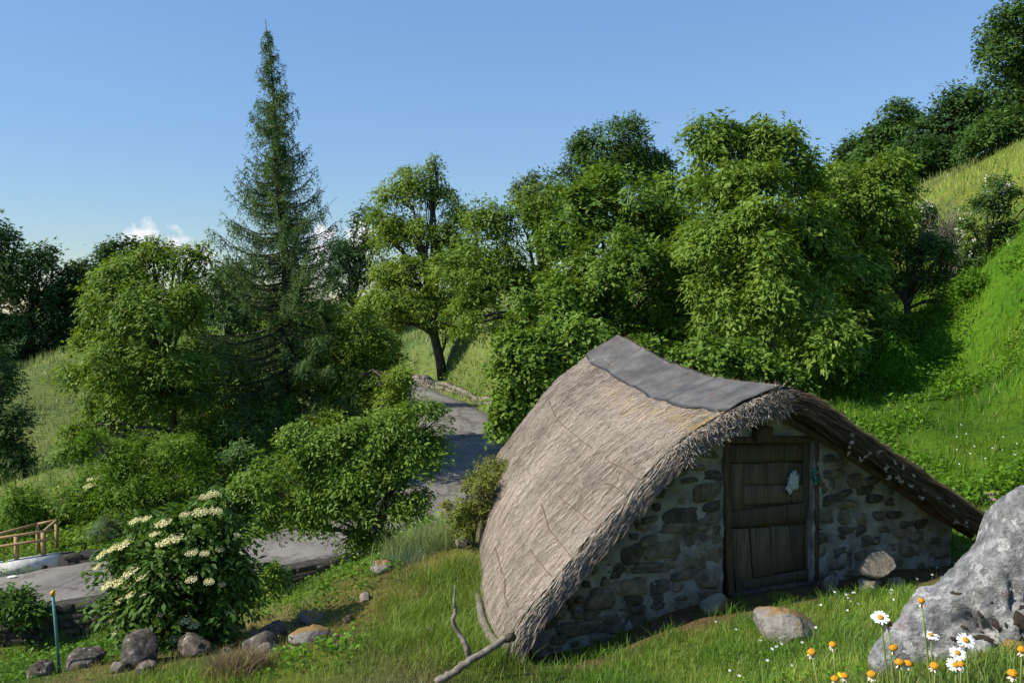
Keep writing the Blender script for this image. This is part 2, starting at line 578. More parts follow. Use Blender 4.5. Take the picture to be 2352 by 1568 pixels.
ctrl += [np.array(c, float) for c in [(0, 0, -1.62), (1.0, 1.8, -1.36), (1.6, 2.6, -1.50), (0, -6, -0.9), (8, -6, 2.2), (-8, -6, -3.5), (-5, 2, -3.2), (-10, 10, -5.6), (-16, 14, -8.2), (4, 1.5, 0.0),
                                      (12, 8, 0.4), (7, 6, -1.2), (20, 10, 5), (30, 20, 9), (3.0, 16.5, -3.0), (-1.0, 13.5, -3.75), (-2.0, 16, -4.95), (-1.6, 20, -5.85), (1.4, 22, -4.6), (1.3, 30, -4.1), (2.8, 26, -2.9),
                                      (-30, 40, -10), (-45, 30, -16), (-60, 60, -19), (-60, 0, -22), (-25, 0, -10), (-50, 110, -9), (-90, 100, -26), (0, 110, 2.5), (30, 100, 9), (60, 60, 14), (60, 20, 20), (60, 110, 14), (40, -20, 14), (0, -40, 2), (-40, -40, -12)]]
for k in range(0, len(RD), 10):
    ctrl.append(RD[k] - [0, 0, 0.05])
ctrl = np.array(ctrl)


def tps_fit(p, lam=0.02):
    n = len(p)
    d = np.linalg.norm(p[:, None, :2] - p[None, :, :2], axis=-1)
    K = np.where(d > 0, d * d * np.log(d + 1e-9), 0) + np.eye(n) * lam
    A = np.zeros((n + 3, n + 3))
    A[:n, :n] = K
    A[:n, n] = 1
    A[:n, n + 1:] = p[:, :2]
    A[n:, :n] = A[:n, n:].T
    return np.linalg.solve(A, np.concatenate([p[:, 2], np.zeros(3)]))


TW = tps_fit(ctrl)


def tps(x, y):
    d2 = (x[:, None] - ctrl[None, :, 0]) ** 2 + (y[:, None] - ctrl[None, :, 1]) ** 2
    n = len(ctrl)
    return (0.5 * d2 * np.log(d2 + 1e-9)) @ TW[:n] + TW[n] + TW[n + 1] * x + TW[n + 2] * y


def geo(a, b, s0, k):
    o, s = [a], s0
    while abs(o[-1] - a) < abs(b - a):
        o.append(o[-1] + math.copysign(s, b - a))
        s *= k
    return o[1:]


XS = np.array(sorted(geo(-16, -6000, 0.5, 1.13) + list(np.arange(-16, 14.01, 0.34)) + geo(14, 6000, 0.5, 1.13)))
YS = np.array(sorted(geo(0, -6000, 0.6, 1.3) + list(np.arange(0, 30.01, 0.34)) + geo(30, 6000, 0.5, 1.05)[:70] + geo(115, 6000, 10, 1.25)))
GX, GY = np.meshgrid(XS, YS)
gx, gy = GX.ravel(), GY.ravel()
rr = np.hypot(gx - 0, gy - 40)
wout = sm(75, 170, rr)
inn = np.zeros_like(gx)
near = rr < 175
inn[near] = tps(gx[near], gy[near])
inn = np.clip(inn, -45, 22)
out = -70 + 78 * sm(-120, 60, gx + fbm(xyz(gx, gy, 0.01), 2) * 20) - 200 * sm(500, 2500, rr) * (1 - sm(0, 800, gx)) \
    + 330 * np.exp(-((rr - 4300) / 900) ** 2) * (0.75 + 0.35 * fbm(xyz(gx, gy, 0.0012), 4))
out = np.where((rr > 170) & (gy > 0), np.minimum(out, 6 + 400 * sm(2500, 4300, rr)), out)
gz = inn * (1 - wout) + out * wout
gz += 0.05 * fbm(xyz(gx, gy, 1.1), 3) * (rr < 120) + 0.18 * fbm(xyz(gx, gy, 0.22), 2) * sm(14, 22, np.hypot(gx, gy)) * (rr < 150)
# carve the road bed
m = (rr < 120)
dx = gx[m][:, None] - RD[None, :, 0]
dy = gy[m][:, None] - RD[None, :, 1]
dd = dx * dx + dy * dy
kk = dd.argmin(1)
dist = np.sqrt(dd.min(1))
side = dx[np.arange(len(kk)), kk] * RN[kk, 0] + dy[np.arange(len(kk)), kk] * RN[kk, 1]   # >0 beyond / left
zr = RD[kk, 2]
zz = gz[m].copy()
lowk = 1 - sm(-5.2, -3.2, gx[m])                    # stretch with the retaining wall
onr = dist < HALF + 0.16
nearside = (side < 0) & ~onr
fade = sm(HALF + 0.16, HALF + 2.4, dist)
soft = zr * (1 - fade) + zz * fade
wallg = np.minimum(zz, zr - 0.62)
wallg = np.where(dist < HALF + 3.0, wallg, zz)
z2 = np.where(onr, zr - 0.07, np.where(nearside, soft * (1 - lowk) + wallg * lowk, soft))
gz[m] = z2
GZ = gz.reshape(GX.shape)


def zt(x, y):
    x = np.atleast_1d(np.asarray(x, float))
    y = np.atleast_1d(np.asarray(y, float))
    i = np.clip(np.searchsorted(XS, x) - 1, 0, len(XS) - 2)
    j = np.clip(np.searchsorted(YS, y) - 1, 0, len(YS) - 2)
    a = (x - XS[i]) / (XS[i + 1] - XS[i])
    b = (y - YS[j]) / (YS[j + 1] - YS[j])
    return (GZ[j, i] * (1 - a) + GZ[j, i + 1] * a) * (1 - b) + (GZ[j + 1, i] * (1 - a) + GZ[j + 1, i + 1] * a) * b


def z1(x, y):
    return float(zt(x, y)[0])


def road_dist(x, y):
    out_ = np.empty(len(x))
    for a in range(0, len(x), 20000):
        s_ = slice(a, a + 20000)
        out_[s_] = np.sqrt(((x[s_, None] - RD[None, :, 0]) ** 2 + (y[s_, None] - RD[None, :, 1]) ** 2).min(1))
    return out_


DRY = P(860, 1345, 11.0)


def zone_cols(x, y):
    """what grows where: blade colour, height, bare-soil share"""
    n = len(x)
    r = np.hypot(x, y)
    a = fbm(xyz(x, y, 0.55), 3)
    b = fbm(xyz(x, y, 2.1, 5.0), 2)
    c = np.tile(np.array([0.155, 0.25, 0.034]), (n, 1))                       # lawn
    h = np.full(n, 0.11)
    bare = np.clip(0.10 + 0.3 * a, 0, 1)

    def put(w, colr, hh, br):
        nonlocal c, h, bare
        c = c * (1 - w[:, None]) + np.array(colr) * w[:, None]
        h = h * (1 - w) + hh * w
        bare = bare * (1 - w) + br * w
    put(sm(0.6, -1.0, x - 0.05 * y) * sm(13, 11, r), (0.165, 0.235, 0.032), 0.12, 0.12)    # long grass on the bank
    put(sm(-3.6, -5.0, x) * sm(18, 14, y), (0.09, 0.19, 0.02), 0.10, 0.1)
    dd_ = np.hypot((x - DRY[0]) / 1.15, (y - DRY[1]) / 1.1) + 0.35 * a
    put(0.6 * sm(1.25, 0.6, dd_), (0.29, 0.22, 0.07), 0.12, 0.04)
    d3 = np.hypot((x - P(700, 1475, 9.3)[0]) / 1.3, (y - 9.3) / 0.7) + 0.3 * b
    put(sm(1.1, 0.6, d3), (0.21, 0.19, 0.05), 0.09, 0.12)
    pw = fbm(xyz(x, y, 0.9, 31.0), 3)
    put(sm(0.25, 0.6, pw) * sm(1.0, -0.5, x - 0.05 * y) * sm(14, 12, r), (0.25, 0.235, 0.075), 0.11, 0.12)
    put(sm(3.5, 6.5, x) * sm(10, 12.5, y), (0.11, 0.23, 0.014), 0.26, 0.0)               # right hillside
    put(sm(25, 31, y) * sm(9, 13, x), (0.235, 0.295, 0.05), 0.30, 0.0)                     # upper meadow
    put(sm(25, 34, y) * sm(4, -2, x), (0.195, 0.255, 0.07), 0.42, 0.0)                     # pale far meadow
    put(sm(40, 52, y) * sm(-2, 4, x), (0.24, 0.28, 0.085), 0.40, 0.0)
    put(sm(15, 20, y) * sm(26, 22, y) * sm(3, 0, x), (0.11, 0.20, 0.03), 0.25, 0.1)
    put(sm(0.9, 1.5, x) * sm(5.4, 4.4, y), (0.15, 0.23, 0.035), 0.055, 0.2)
    # trodden strip under the front wall
    u = (x - O3[0]) * G3[0] + (y - O3[1]) * G3[1]
    v = (x - O3[0]) * R3[0] + (y - O3[1]) * R3[1]
    ws = sm(-0.75, -0.3, v + 0.2 * a) * sm(0.6, 0.4, v) * sm(3.4, 2.6, np.abs(u))
    put(ws, (0.11, 0.13, 0.03), 0.07, 0.85)
    c = c * (1 + 0.22 * a + 0.16 * b)[:, None]
    c[:, 0] *= 1 + 0.18 * b
    return np.clip(c, 0.005, 0.6), h * (1 + 0.3 * a), bare


zc, zh, zb = zone_cols(gx, gy)
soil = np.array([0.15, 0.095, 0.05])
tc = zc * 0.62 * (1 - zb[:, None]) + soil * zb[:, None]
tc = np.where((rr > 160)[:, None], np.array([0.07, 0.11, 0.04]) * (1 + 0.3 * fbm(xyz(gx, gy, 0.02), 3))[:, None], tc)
nx_, ny_ = len(XS), len(YS)
ii = (np.arange(ny_ - 1)[:, None] * nx_ + np.arange(nx_ - 1)[None, :]).ravel()
quads = np.stack([ii, ii + 1, ii + nx_ + 1, ii + nx_], -1)
gm, n, l, b = new_mat('meadow_ground')
a = n.new('ShaderNodeAttribute')
a.attribute_name = 'pcol'
t = noise_node(n, l, 9, 8, 0.7)
r_ = ramp(n, [(0.3, (0.55, 0.55, 0.55)), (0.7, (1.35, 1.35, 1.3))])
l.new(t.outputs[0], r_.inputs[0])
l.new(mixc(n, l, 1.0, a.outputs['Color'], r_.outputs[0], 'MULTIPLY'), b.inputs['Base Color'])
setp(b, 0.95, 0.1)
t = noise_node(n, l, 22, 8, 0.7)
bump(n, l, b, t.outputs[0], 0.8, 0.06)
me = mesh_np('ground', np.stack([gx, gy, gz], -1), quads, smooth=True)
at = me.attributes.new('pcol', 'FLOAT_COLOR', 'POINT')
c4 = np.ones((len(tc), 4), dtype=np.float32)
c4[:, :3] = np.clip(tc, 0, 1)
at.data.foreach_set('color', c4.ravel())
ground = tag(obj('ground', me, gm), kind='structure')

# ------------------------------------------------------------------ road
am, n, l, b = new_mat('worn_asphalt')
t1 = noise_node(n, l, 0.55, 6, 0.62)
r1 = ramp(n, [(0.32, (0.13, 0.119, 0.104)), (0.52, (0.19, 0.175, 0.155)), (0.68, (0.245, 0.225, 0.197))])
l.new(t1.outputs[0], r1.inputs[0])
t2 = noise_node(n, l, 90, 4, 0.7)
r2 = ramp(n, [(0.3, (0.7, 0.7, 0.7)), (0.7, (1.25, 1.25, 1.25))])
l.new(t2.outputs[0], r2.inputs[0])
c_ = mixc(n, l, 1.0, r1.outputs[0], r2.outputs[0], 'MULTIPLY')
t3 = noise_node(n, l, 1.7, 5, 0.7)
r3 = ramp(n, [(0.56, (0, 0, 0)), (0.60, (0.55, 0.55, 0.55))])
l.new(t3.outputs[0], r3.inputs[0])
c_ = mixc(n, l, r3.outputs[0], c_, (0.075, 0.07, 0.065))
vo = n.new('ShaderNodeTexVoronoi')
vo.feature = 'DISTANCE_TO_EDGE'
vo.inputs['Scale'].default_value = 0.42
tcn = n.new('ShaderNodeTexCoord')
tw = noise_node(n, l, 1.3, 4, 0.7)
mv = mixc(n, l, 0.55, tcn.outputs['Object'], tw.outputs['Color'])
l.new(mv, vo.inputs['Vector'])
r4 = ramp(n, [(0.0, (0.8, 0.8, 0.8)), (0.018, (0, 0, 0))])
l.new(vo.outputs[0], r4.inputs[0])
c_ = mixc(n, l, r4.outputs[0], c_, (0.06, 0.055, 0.05))
l.new(c_, b.inputs['Base Color'])
setp(b, 0.85, 0.25)
bump(n, l, b, t2.outputs[0], 0.4, 0.01)
ncs = np.array([-1, -0.94, -0.6, -0.2, 0.2, 0.6, 0.94, 1])
wob = 1 + 0.05 * np.sin(np.arange(len(RD)) * 0.7) + 0.04 * np.sin(np.arange(len(RD)) * 1.9)
rv = []
for k in range(len(RD)):
    for c in ncs:
        p = RD[k] + RN[k] * c * HALF * (wob[k] if abs(c) > 0.9 else 1)
        p = p + [0, 0, 0.05 * (1 - c * c) - (0.14 if abs(c) == 1 else 0)]
        rv.append(p)
w_ = len(ncs)
ri = (np.arange(len(RD) - 1)[:, None] * w_ + np.arange(w_ - 1)[None, :]).ravel()
road = tag(obj('road', mesh_np('road', rv, np.stack([ri, ri + w_, ri + w_ + 1, ri + 1], -1), smooth=False), am), kind='structure')

# ------------------------------------------------------------------ thatched hut
hut_base = HW(0.0, 2.0, 0.0)
hut_base[2] = z1(hut_base[0], hut_base[1])
hut = empty('thatched_hut', hut_base, 'low stone hut with sagging grey thatched roof and old plank door', 'hut')

FRONT_L = np.array([HV(px, py, 0.0) for px, py in [(1790, 890), (1705, 928), (1600, 985), (1500, 1070), (1400, 1183), (1300, 1296), (1212, 1400), (1174, 1455), (1158, 1492)]])
FRONT_R = np.array([HV(px, py, 0.0) for px, py in [(1790, 890), (1850, 908), (1915, 950), (2000, 1005), (2100, 1072), (2200, 1140), (2290, 1200)]])
LB, zback = HU(1418, 772)
BACK_L = np.array([HV(px, py, LB) for px, py in [(1418, 772), (1345, 822), (1260, 893), (1190, 978), (1130, 1062), (1106, 1125), (1098, 1190), (1098, 1255)]])
BACK_R = np.array([(0.0, zback), (0.8, zback - 0.45), (1.6, zback - 1.0), (2.9, zback - 1.9)])
RIDGE = np.array([HU(px, py) for px, py in [(1790, 890), (1700, 881), (1620, 868), (1540, 838), (1480, 805), (1445, 782), (1418, 772)]])


def prof(pts, s):
    d = np.concatenate([[0], np.cumsum(np.linalg.norm(np.diff(pts, axis=0), axis=1))])
    d /= d[-1]
    return np.interp(s, d, pts[:, 0]), np.interp(s, d, pts[:, 1])


def smooth_prof(pts):
    s = np.linspace(0, 1, 60)
    u, z = prof(pts, s)
    for _ in range(6):
        u[1:-1] = (u[:-2] + u[2:] + 2 * u[1:-1]) / 4
        z[1:-1] = (z[:-2] + z[2:] + 2 * z[1:-1]) / 4
    return np.stack([u, z], -1)


PF = {-1: smooth_prof(FRONT_L), 1: smooth_prof(FRONT_R)}
PB = {-1: smooth_prof(BACK_L), 1: smooth_prof(BACK_R)}


def roof(s, t, side, off=0.0):
    """world point on the thatch surface; s ridge->eave, t front->back"""
    s, t = np.broadcast_arrays(np.asarray(s, float), np.asarray(t, float))
    u0, zz0 = prof(PF[side], np.clip(s, 0, 1))
    u1, zz1 = prof(PB[side], np.clip(s, 0, 1))
    sag = np.interp(t * LB, RIDGE[:, 0], RIDGE[:, 1]) - (RIDGE[0, 1] * (1 - t) + RIDGE[-1, 1] * t)
    z = zz0 * (1 - t) + zz1 * t + sag * (1 - s) ** 1.6
    u = u0 * (1 - t) + u1 * t + (side < 0) * -0.10 * s ** 2.5 * np.sin(np.clip(t, 0, 1) * math.pi) ** 0.8
    p = HW(u, t * LB, z)
    p = p + Z3 * (0.022 * fbm(np.stack([s * 9, t * 9, np.full_like(s, side * 3.0)], -1), 3) * sm(0, 0.1, s))[..., None]
    if np.ndim(off) or off:
        p = p + roof_n(s, t, side) * (np.asarray(off)[..., None] if np.ndim(off) else off)
    return p


def roof_n(s, t, side):
    e = 0.02
    s = np.clip(s, 0.02, 0.98)
    t = np.clip(t, 0.02, 0.98)
    ds = roof(s + e, t, side) - roof(s - e, t, side)
    dt = roof(s, t + e, side) - roof(s, t - e, side)
    nn = nz(np.cross(ds, dt))
    return nn * np.sign(nn[..., 2:3])


def streak_mat(name, stops, vec_attr='sd'):
    m, n, l, b = new_mat(name)
    a = n.new('ShaderNodeAttribute')
    a.attribute_name = vec_attr
    mp = n.new('ShaderNodeMapping')
    mp.inputs['Scale'].default_value = (5, 110, 1)
    l.new(a.outputs['Vector'], mp.inputs[0])
    t = noise_node(n, l, 1.0, 7, 0.65, mp.outputs[0])
    r = ramp(n, stops)
    l.new(t.outputs[0], r.inputs[0])
    t2 = noise_node(n, l, 1.6, 4, 0.6)
    r2 = ramp(n, [(0.3, (0.62, 0.59, 0.55)), (0.7, (1.2, 1.19, 1.17))])
    l.new(t2.outputs[0], r2.inputs[0])
    l.new(mixc(n, l, 1.0, r.outputs[0], r2.outputs[0], 'MULTIPLY'), b.inputs['Base Color'])
    setp(b, 0.85, 0.15)
    bump(n, l, b, t.outputs[0], 0.45, 0.015)
    return m


M['thatch'] = streak_mat('grey_thatch', [(0.3, (0.15, 0.119, 0.094)), (0.5, (0.283, 0.236, 0.194)), (0.7, (0.405, 0.346, 0.292))])
M['straw'] = leaf_mat('weathered_straw', (0.13, 0.099, 0.075), (0.525, 0.446, 0.362), 0.05, 0.6, 0.3)
M['straw_brown'] = leaf_mat('brown_straw', (0.06, 0.04, 0.022), (0.24, 0.165, 0.09), 0.05, 0.75, 0.2)
M['straw_gold'] = leaf_mat('golden_straw', (0.34, 0.23, 0.07), (0.60, 0.45, 0.18), 0.08, 0.5, 0.35)

M['straw_brown_solid'] = plain_mat('packed_straw', (0.16, 0.12, 0.075), 0.9, 0.1, 0.5, 30)
NS, NT = 56, 40
TH = 0.24
for side, nm in ((-1, 'thatch'), (1, 'thatch')):
    S, T = np.meshgrid(np.linspace(0, 1, NS), np.linspace(0, 1, NT))
    top = roof(S, T, side).reshape(-1, 3)
    thick = TH * (0.75 + 0.25 * S) * (1 - 0.35 * sm(0.9, 1, S))
    bot = top - (roof_n(S, T, side) * thick[..., None]).reshape(-1, 3)
    if side == 1:      # keep the two slopes from crossing under the ridge
        pass
    i0 = (np.arange(NT - 1)[:, None] * NS + np.arange(NS - 1)[None, :]).ravel()
    N = NS * NT
    qt = np.stack([i0, i0 + 1, i0 + NS + 1, i0 + NS], -1)
    if side == 1: qt = qt[:, ::-1]
    qb = (qt + N)[:, ::-1]
    rim = list(range(NS)) + [k * NS + NS - 1 for k in range(1, NT)] + [(NT - 1) * NS + k for k in range(NS - 2, -1, -1)] + [k * NS for k in range(NT - 2, 0, -1)]
    rim = np.array(rim)
    rn_ = np.roll(rim, -1)
    qr = np.stack([rim, rn_, rn_ + N, rim + N], -1)
    vv = np.concatenate([top, bot]) - wloc(hut)
    me = mesh_np(nm, vv, np.concatenate([qt, qb, qr]), smooth=False)
    at = me.attributes.new('sd', 'FLOAT_VECTOR', 'POINT')
    sd = np.stack([np.tile(S.ravel(), 2), np.tile(T.ravel(), 2), np.zeros(2 * N) + side], -1).astype(np.float32)
    at.data.foreach_set('vector', sd.ravel())
    th = obj(nm, me, M['thatch'], hut)
    th['label'] = 'long sunlit thatch slope of grey straw' if side == -1 else 'shaded thatch slope on the far side of the ridge'
    if side == -1: thatch_l = th
    else: thatch_r = th


def straws(name, parent, base, d, nrm, length, width, mat, seedcol, curl=0.0):
    """tapered strips: base point, direction, normal"""
    n = len(base)
    side = nz(np.cross(d, nrm)) * (np.asarray(width)[:, None] * 0.5)
    L = np.asarray(length)[:, None]
    mid = base + d * L * 0.55 + nrm * (np.asarray(curl) * 0.25 * L.ravel())[:, None] if np.ndim(curl) else base + d * L * 0.55
    tip = base + d * L + (nrm * (np.asarray(curl) * L.ravel())[:, None] if np.ndim(curl) else 0)
    v = np.stack([base - side, base + side, mid + side, mid - side, tip], 1).reshape(-1, 3)
    k = np.arange(n)[:, None] * 5
    q = k + np.array([0, 1, 2, 3])
    t = k + np.array([3, 2, 4])
    v = v - wloc(parent)
    me = mesh_np(name, v, q, t, attrs={'rnd': np.concatenate([seedcol, seedcol])})
    o = obj(name, me, mat, parent)
    o['kind'] = 'stuff'
    return o


def slope_dir(s, t, side):
    s = np.clip(s, 0.03, 0.97)
    return nz(roof(s + 0.02, t, side) - roof(s - 0.02, t, side))


# loose straw over the sunlit slope
n_ = 60000
s = 0.10 + 0.9 * rng.random(n_)
t = rng.random(n_)
nn = roof_n(s, t, -1)
d = slope_dir(s, t, -1)
lat = nz(np.cross(d, nn))
d = nz(d + lat * rng.normal(0, 0.22, n_)[:, None] + nn * rng.normal(0.03, 0.05, n_)[:, None])
cv = np.clip(0.50 + 0.24 * rng.normal(size=n_) + 0.20 * fbm(np.stack([s * 5, t * 40, s * 0], -1), 2) + 0.22 * fbm(np.stack([s * 4, t * 5, s * 0 + 7], -1), 3) - 0.16 * (np.abs((s * 7 + 0.25 * fbm(np.stack([t * 6, s * 0, s * 0], -1), 2)) % 1 - 0.5) < 0.06), 0, 1)
straws('straw', thatch_l, roof(s, t, -1, 0.012 * rng.random(n_)), d, nn, 0.03 + 0.13 * rng.random(n_) ** 2, 0.003 + 0.0045 * rng.random(n_), M['straw'], cv)
# tufts lifted a little, so the slope is not clean
n_ = 2600
k_ = rng.integers(0, 260, n_)
cs, ct = 0.15 + 0.8 * rng.random(260), rng.random(260)
s, t = np.clip(cs[k_] + rng.normal(0, 0.008, n_), 0, 0.98), np.clip(ct[k_] + rng.normal(0, 0.006, n_), 0, 1)
nn = roof_n(s, t, -1)
d = slope_dir(s, t, -1)
d = nz(d + np.cross(d, nn) * rng.normal(0, 0.1, n_)[:, None] + nn * rng.uniform(0.02, 0.16, n_)[:, None])
straws('straw', thatch_l, roof(s, t, -1, 0.01), d, nn, rng.uniform(0.06, 0.18, n_), rng.uniform(0.004, 0.009, n_), M['straw'], rng.uniform(0.3, 1, n_))
# shaggy front verge, left: straw combed down over the edge
n_ = 22000
s = 0.02 + 0.98 * rng.random(n_)
dep = rng.random(n_)
t = 0.05 * rng.random(n_) * (1 - dep)
nn = roof_n(s, t, -1)
d = slope_dir(s, t, -1)
base = roof(s, t, -1) - nn * (TH * 0.95 * dep)[:, None] - R3 * (rng.random(n_) * 0.05 - 0.01)[:, None]
d = nz(d + (-R3) * rng.uniform(-0.05, 0.20, n_)[:, None] + nn * rng.normal(-0.05, 0.10, n_)[:, None] - Z3 * 0.05)
straws('straw', thatch_l, base, d, nz(nn - R3), 0.04 + 0.15 * rng.random(n_) ** 1.6, rng.uniform(0.003, 0.007, n_), M['straw'], np.clip(0.65 - 0.6 * dep + rng.normal(0, 0.2, n_), 0, 1))
# bent ends in the upper verge
n_ = 900
s = 0.05 + 0.30 * rng.random(n_)
nn = roof_n(s, s * 0, -1)
base = roof(s, s * 0, -1) - nn * (TH * rng.random(n_))[:, None] - R3 * 0.03
d = nz(rng.normal(0, 0.7, (n_, 3)) - R3 * 0.6 - G3 * 0.6 - Z3 * 0.5)
straws('straw', thatch_l, base, d, nz(nn - R3), rng.uniform(0.05, 0.12, n_), rng.uniform(0.005, 0.011, n_), M['straw'], rng.uniform(0.1, 0.8, n_))
# eave fringe
n_ = 6000
t = rng.random(n_) ** 1.3
s = 0.96 + 0.04 * rng.random(n_)
nn = roof_n(s, t, -1)
base = roof(s, t, -1) - nn * (TH * 0.8 * rng.random(n_))[:, None]
d = nz(slope_dir(s, t, -1) * 0.6 - Z3 * 0.7 + rng.normal(0, 0.16, (n_, 3)))
straws('straw', thatch_l, base, d, nn, rng.uniform(0.08, 0.32, n_), rng.uniform(0.004, 0.010, n_), M['straw'], rng.random(n_) * 0.8)
# right verge: brown butt ends and straw
n_ = 14000
s = 0.05 + 0.95 * rng.random(n_)
dep = rng.random(n_)
t = 0.04 * rng.random(n_)
nn = roof_n(s, t, 1)
base = roof(s, t, 1, 0.015) - nn * (TH * dep)[:, None] - R3 * (rng.random(n_) * 0.05 + 0.0)[:, None] - R3 * 0.02
d = nz(slope_dir(s, t, 1) + (-R3) * rng.uniform(-0.05, 0.22, n_)[:, None] + nn * rng.normal(-0.06, 0.13, n_)[:, None])
straws('straw', thatch_r, base, d, nz(nn - R3), 0.10 + 0.3 * rng.random(n_), rng.uniform(0.005, 0.011, n_), M['straw_brown'], np.clip(rng.normal(0.5, 0.28, n_), 0, 1))
n_ = 5000
s = 0.1 + 0.9 * rng.random(n_)
t = 0.10 * rng.random(n_)
nn = roof_n(s, t, 1)
base = roof(s, t, 1, 0.01)
d = nz(slope_dir(s, t, 1) + np.cross(slope_dir(s, t, 1), nn) * rng.normal(0, 0.15, n_)[:, None] + nn * rng.uniform(0, 0.12, n_)[:, None])
straws('straw', thatch_r, base, d, nn, rng.uniform(0.1, 0.3, n_), rng.uniform(0.004, 0.010, n_), M['straw_brown'], rng.random(n_))
# pale dried stubs caught in the right verge
n_ = 26
s = rng.uniform(0.3, 0.97, n_)
base = roof(s, s * 0, 1) - roof_n(s, s * 0, 1) * rng.uniform(0.08, 0.3, n_)[:, None] - R3 * 0.07
straws('dried_tuft', thatch_r, np.repeat(base, 7, 0), nz(rng.normal(0, 1, (n_ * 7, 3)) - R3 * 0.5), np.tile(-R3, (n_ * 7, 1)), rng.uniform(0.02, 0.05, n_ * 7),
       rng.uniform(0.012, 0.025, n_ * 7), M['straw'], rng.uniform(0.7, 1, n_ * 7))
# golden fresh straw under the front of the ridge sheet
n_ = 420
t = rng.random(n_) ** 1.8 * 0.7
s = 0.185 + 0.02 * rng.normal(size=n_) + 0.05 * rng.random(n_)
nn = roof_n(s, t, -1)
d = slope_dir(s, t, -1)
d = nz(d + np.cross(d, nn) * rng.normal(0, 0.08, n_)[:, None])
straws('straw', thatch_l, roof(s, t, -1, 0.008), d, nn, rng.uniform(0.1, 0.3, n_), rng.uniform(0.004, 0.008, n_), M['straw_gold'], rng.random(n_))

# ridge sheet of bitumen felt / old tin
fm, n, l, b = new_mat('ridge_felt')
t1 = noise_node(n, l, 3.0, 7, 0.65)
r1 = ramp(n, [(0.36, (0.062, 0.061, 0.057)), (0.5, (0.092, 0.090, 0.084)), (0.66, (0.135, 0.132, 0.124))])
l.new(t1.outputs[0], r1.inputs[0])
c0 = n.new('ShaderNodeAttribute')
c0.attribute_name = 'sd'
mp = n.new('ShaderNodeMapping')
mp.inputs['Scale'].default_value = (2.2, 8, 1)
l.new(c0.outputs['Vector'], mp.inputs[0])
t2 = noise_node(n, l, 1.6, 7, 0.72, mp.outputs[0])
r2 = ramp(n, [(0.53, (0, 0, 0)), (0.70, (0.6, 0.6, 0.6))])
l.new(t2.outputs[0], r2.inputs[0])
cc = mixc(n, l, r2.outputs[0], r1.outputs[0], (0.17, 0.085, 0.038))
t4 = noise_node(n, l, 30, 4, 0.7)
r4 = ramp(n, [(0.66, (0, 0, 0)), (0.72, (0.6, 0.6, 0.6))])
l.new(t4.outputs[0], r4.inputs[0])
cc = mixc(n, l, r4.outputs[0], cc, (0.3, 0.3, 0.3))
l.new(cc, b.inputs['Base Color'])
setp(b, 0.7, 0.25)
bump(n, l, b, t4.outputs[0], 0.3, 0.01)
for side in (-1, 1):
    for pn_, (ta, tb) in enumerate([(-0.004, 0.30), (0.285, 0.55), (0.535, 0.79), (0.775, 1.0)]):
        ns, nt = 14, 20
        tt = np.linspace(ta, tb, nt)
        edge = (0.195 - 0.03 * tt + 0.006 * fbm(np.stack([tt * 9, tt * 0 + pn_, tt * 0], -1), 3) - 0.02 * sm(0.06, 0.0, tt)) if side == -1 else 0.22 + 0.02 * fbm(np.stack([tt * 7, tt * 0 + 4, tt * 0], -1), 3)
        S = np.linspace(0, 1, ns)[None, :] * edge[:, None]
        T = np.repeat(tt[:, None], ns, 1)
        lap = 0.012 * sm(tb - 0.04, tb, T)
        lift = 0.034 - 0.006 * pn_ + lap + 0.016 * fbm(np.stack([S * 24, T * 12, S * 0 + side + pn_ * 3], -1), 3) * (S / edge[:, None]) + 0.012 * rng.random() * (S / edge[:, None]) ** 3
        top = roof(S, np.clip(T, 0, 1), side) + Z3 * lift[..., None] - R3 * (0.02 * (T < 0))[..., None]
        bot = top - Z3 * 0.009
        N = ns * nt
        i0 = (np.arange(nt - 1)[:, None] * ns + np.arange(ns - 1)[None, :]).ravel()
        qt = np.stack([i0, i0 + 1, i0 + ns + 1, i0 + ns], -1)
        rim = np.array(list(range(ns)) + [k * ns + ns - 1 for k in range(1, nt)] + [(nt - 1) * ns + k for k in range(ns - 2, -1, -1)] + [k * ns for k in range(nt - 2, 0, -1)])
        qr = np.stack([rim, np.roll(rim, -1), np.roll(rim, -1) + N, rim + N], -1)
        me = mesh_np('ridge_sheet', np.concatenate([top.reshape(-1, 3), bot.reshape(-1, 3)]) - wloc(hut), np.concatenate([qt, qt[:, ::-1] + N, qr]), smooth=False)
        at = me.attributes.new('sd', 'FLOAT_VECTOR', 'POINT')
        at.data.foreach_set('vector', np.stack([np.tile(S.ravel() * 5, 2), np.tile(T.ravel() * 5, 2) + pn_, np.zeros(2 * N) + side], -1).astype(np.float32).ravel())
        o = obj('ridge_sheet', me, fm, hut)

# bundle of straw filling the ridge between the two slopes
rt = np.linspace(0.012, 0.99, 24)
MB().tube(HW(rt * 0 + 0.01, rt * LB, np.interp(rt * LB, RIDGE[:, 0], RIDGE[:, 1]) - 0.15), 0.135 + 0.01 * rng.random(24), 9).build('ridge_bundle', M['straw_brown_solid'], hut)
n_ = 700
ang_ = rng.random(n_) * 6.283
ra_ = 0.15 * np.sqrt(rng.random(n_))
base = HW(0.01 + ra_ * np.cos(ang_), 0.03, RIDGE[0, 1] - 0.15 + ra_ * np.sin(ang_))
straws('straw', thatch_l, base, nz(-R3 * 0.6 + rng.normal(0, 0.5, (n_, 3)) - Z3 * 0.25 + (G3 * 0.5) * np.sign(rng.random(n_) - 0.6)[:, None]), np.tile(-R3 * 0.3 + Z3, (n_, 1)), rng.uniform(0.06, 0.2, n_), rng.uniform(0.005, 0.012, n_), M['straw'], rng.random(n_))

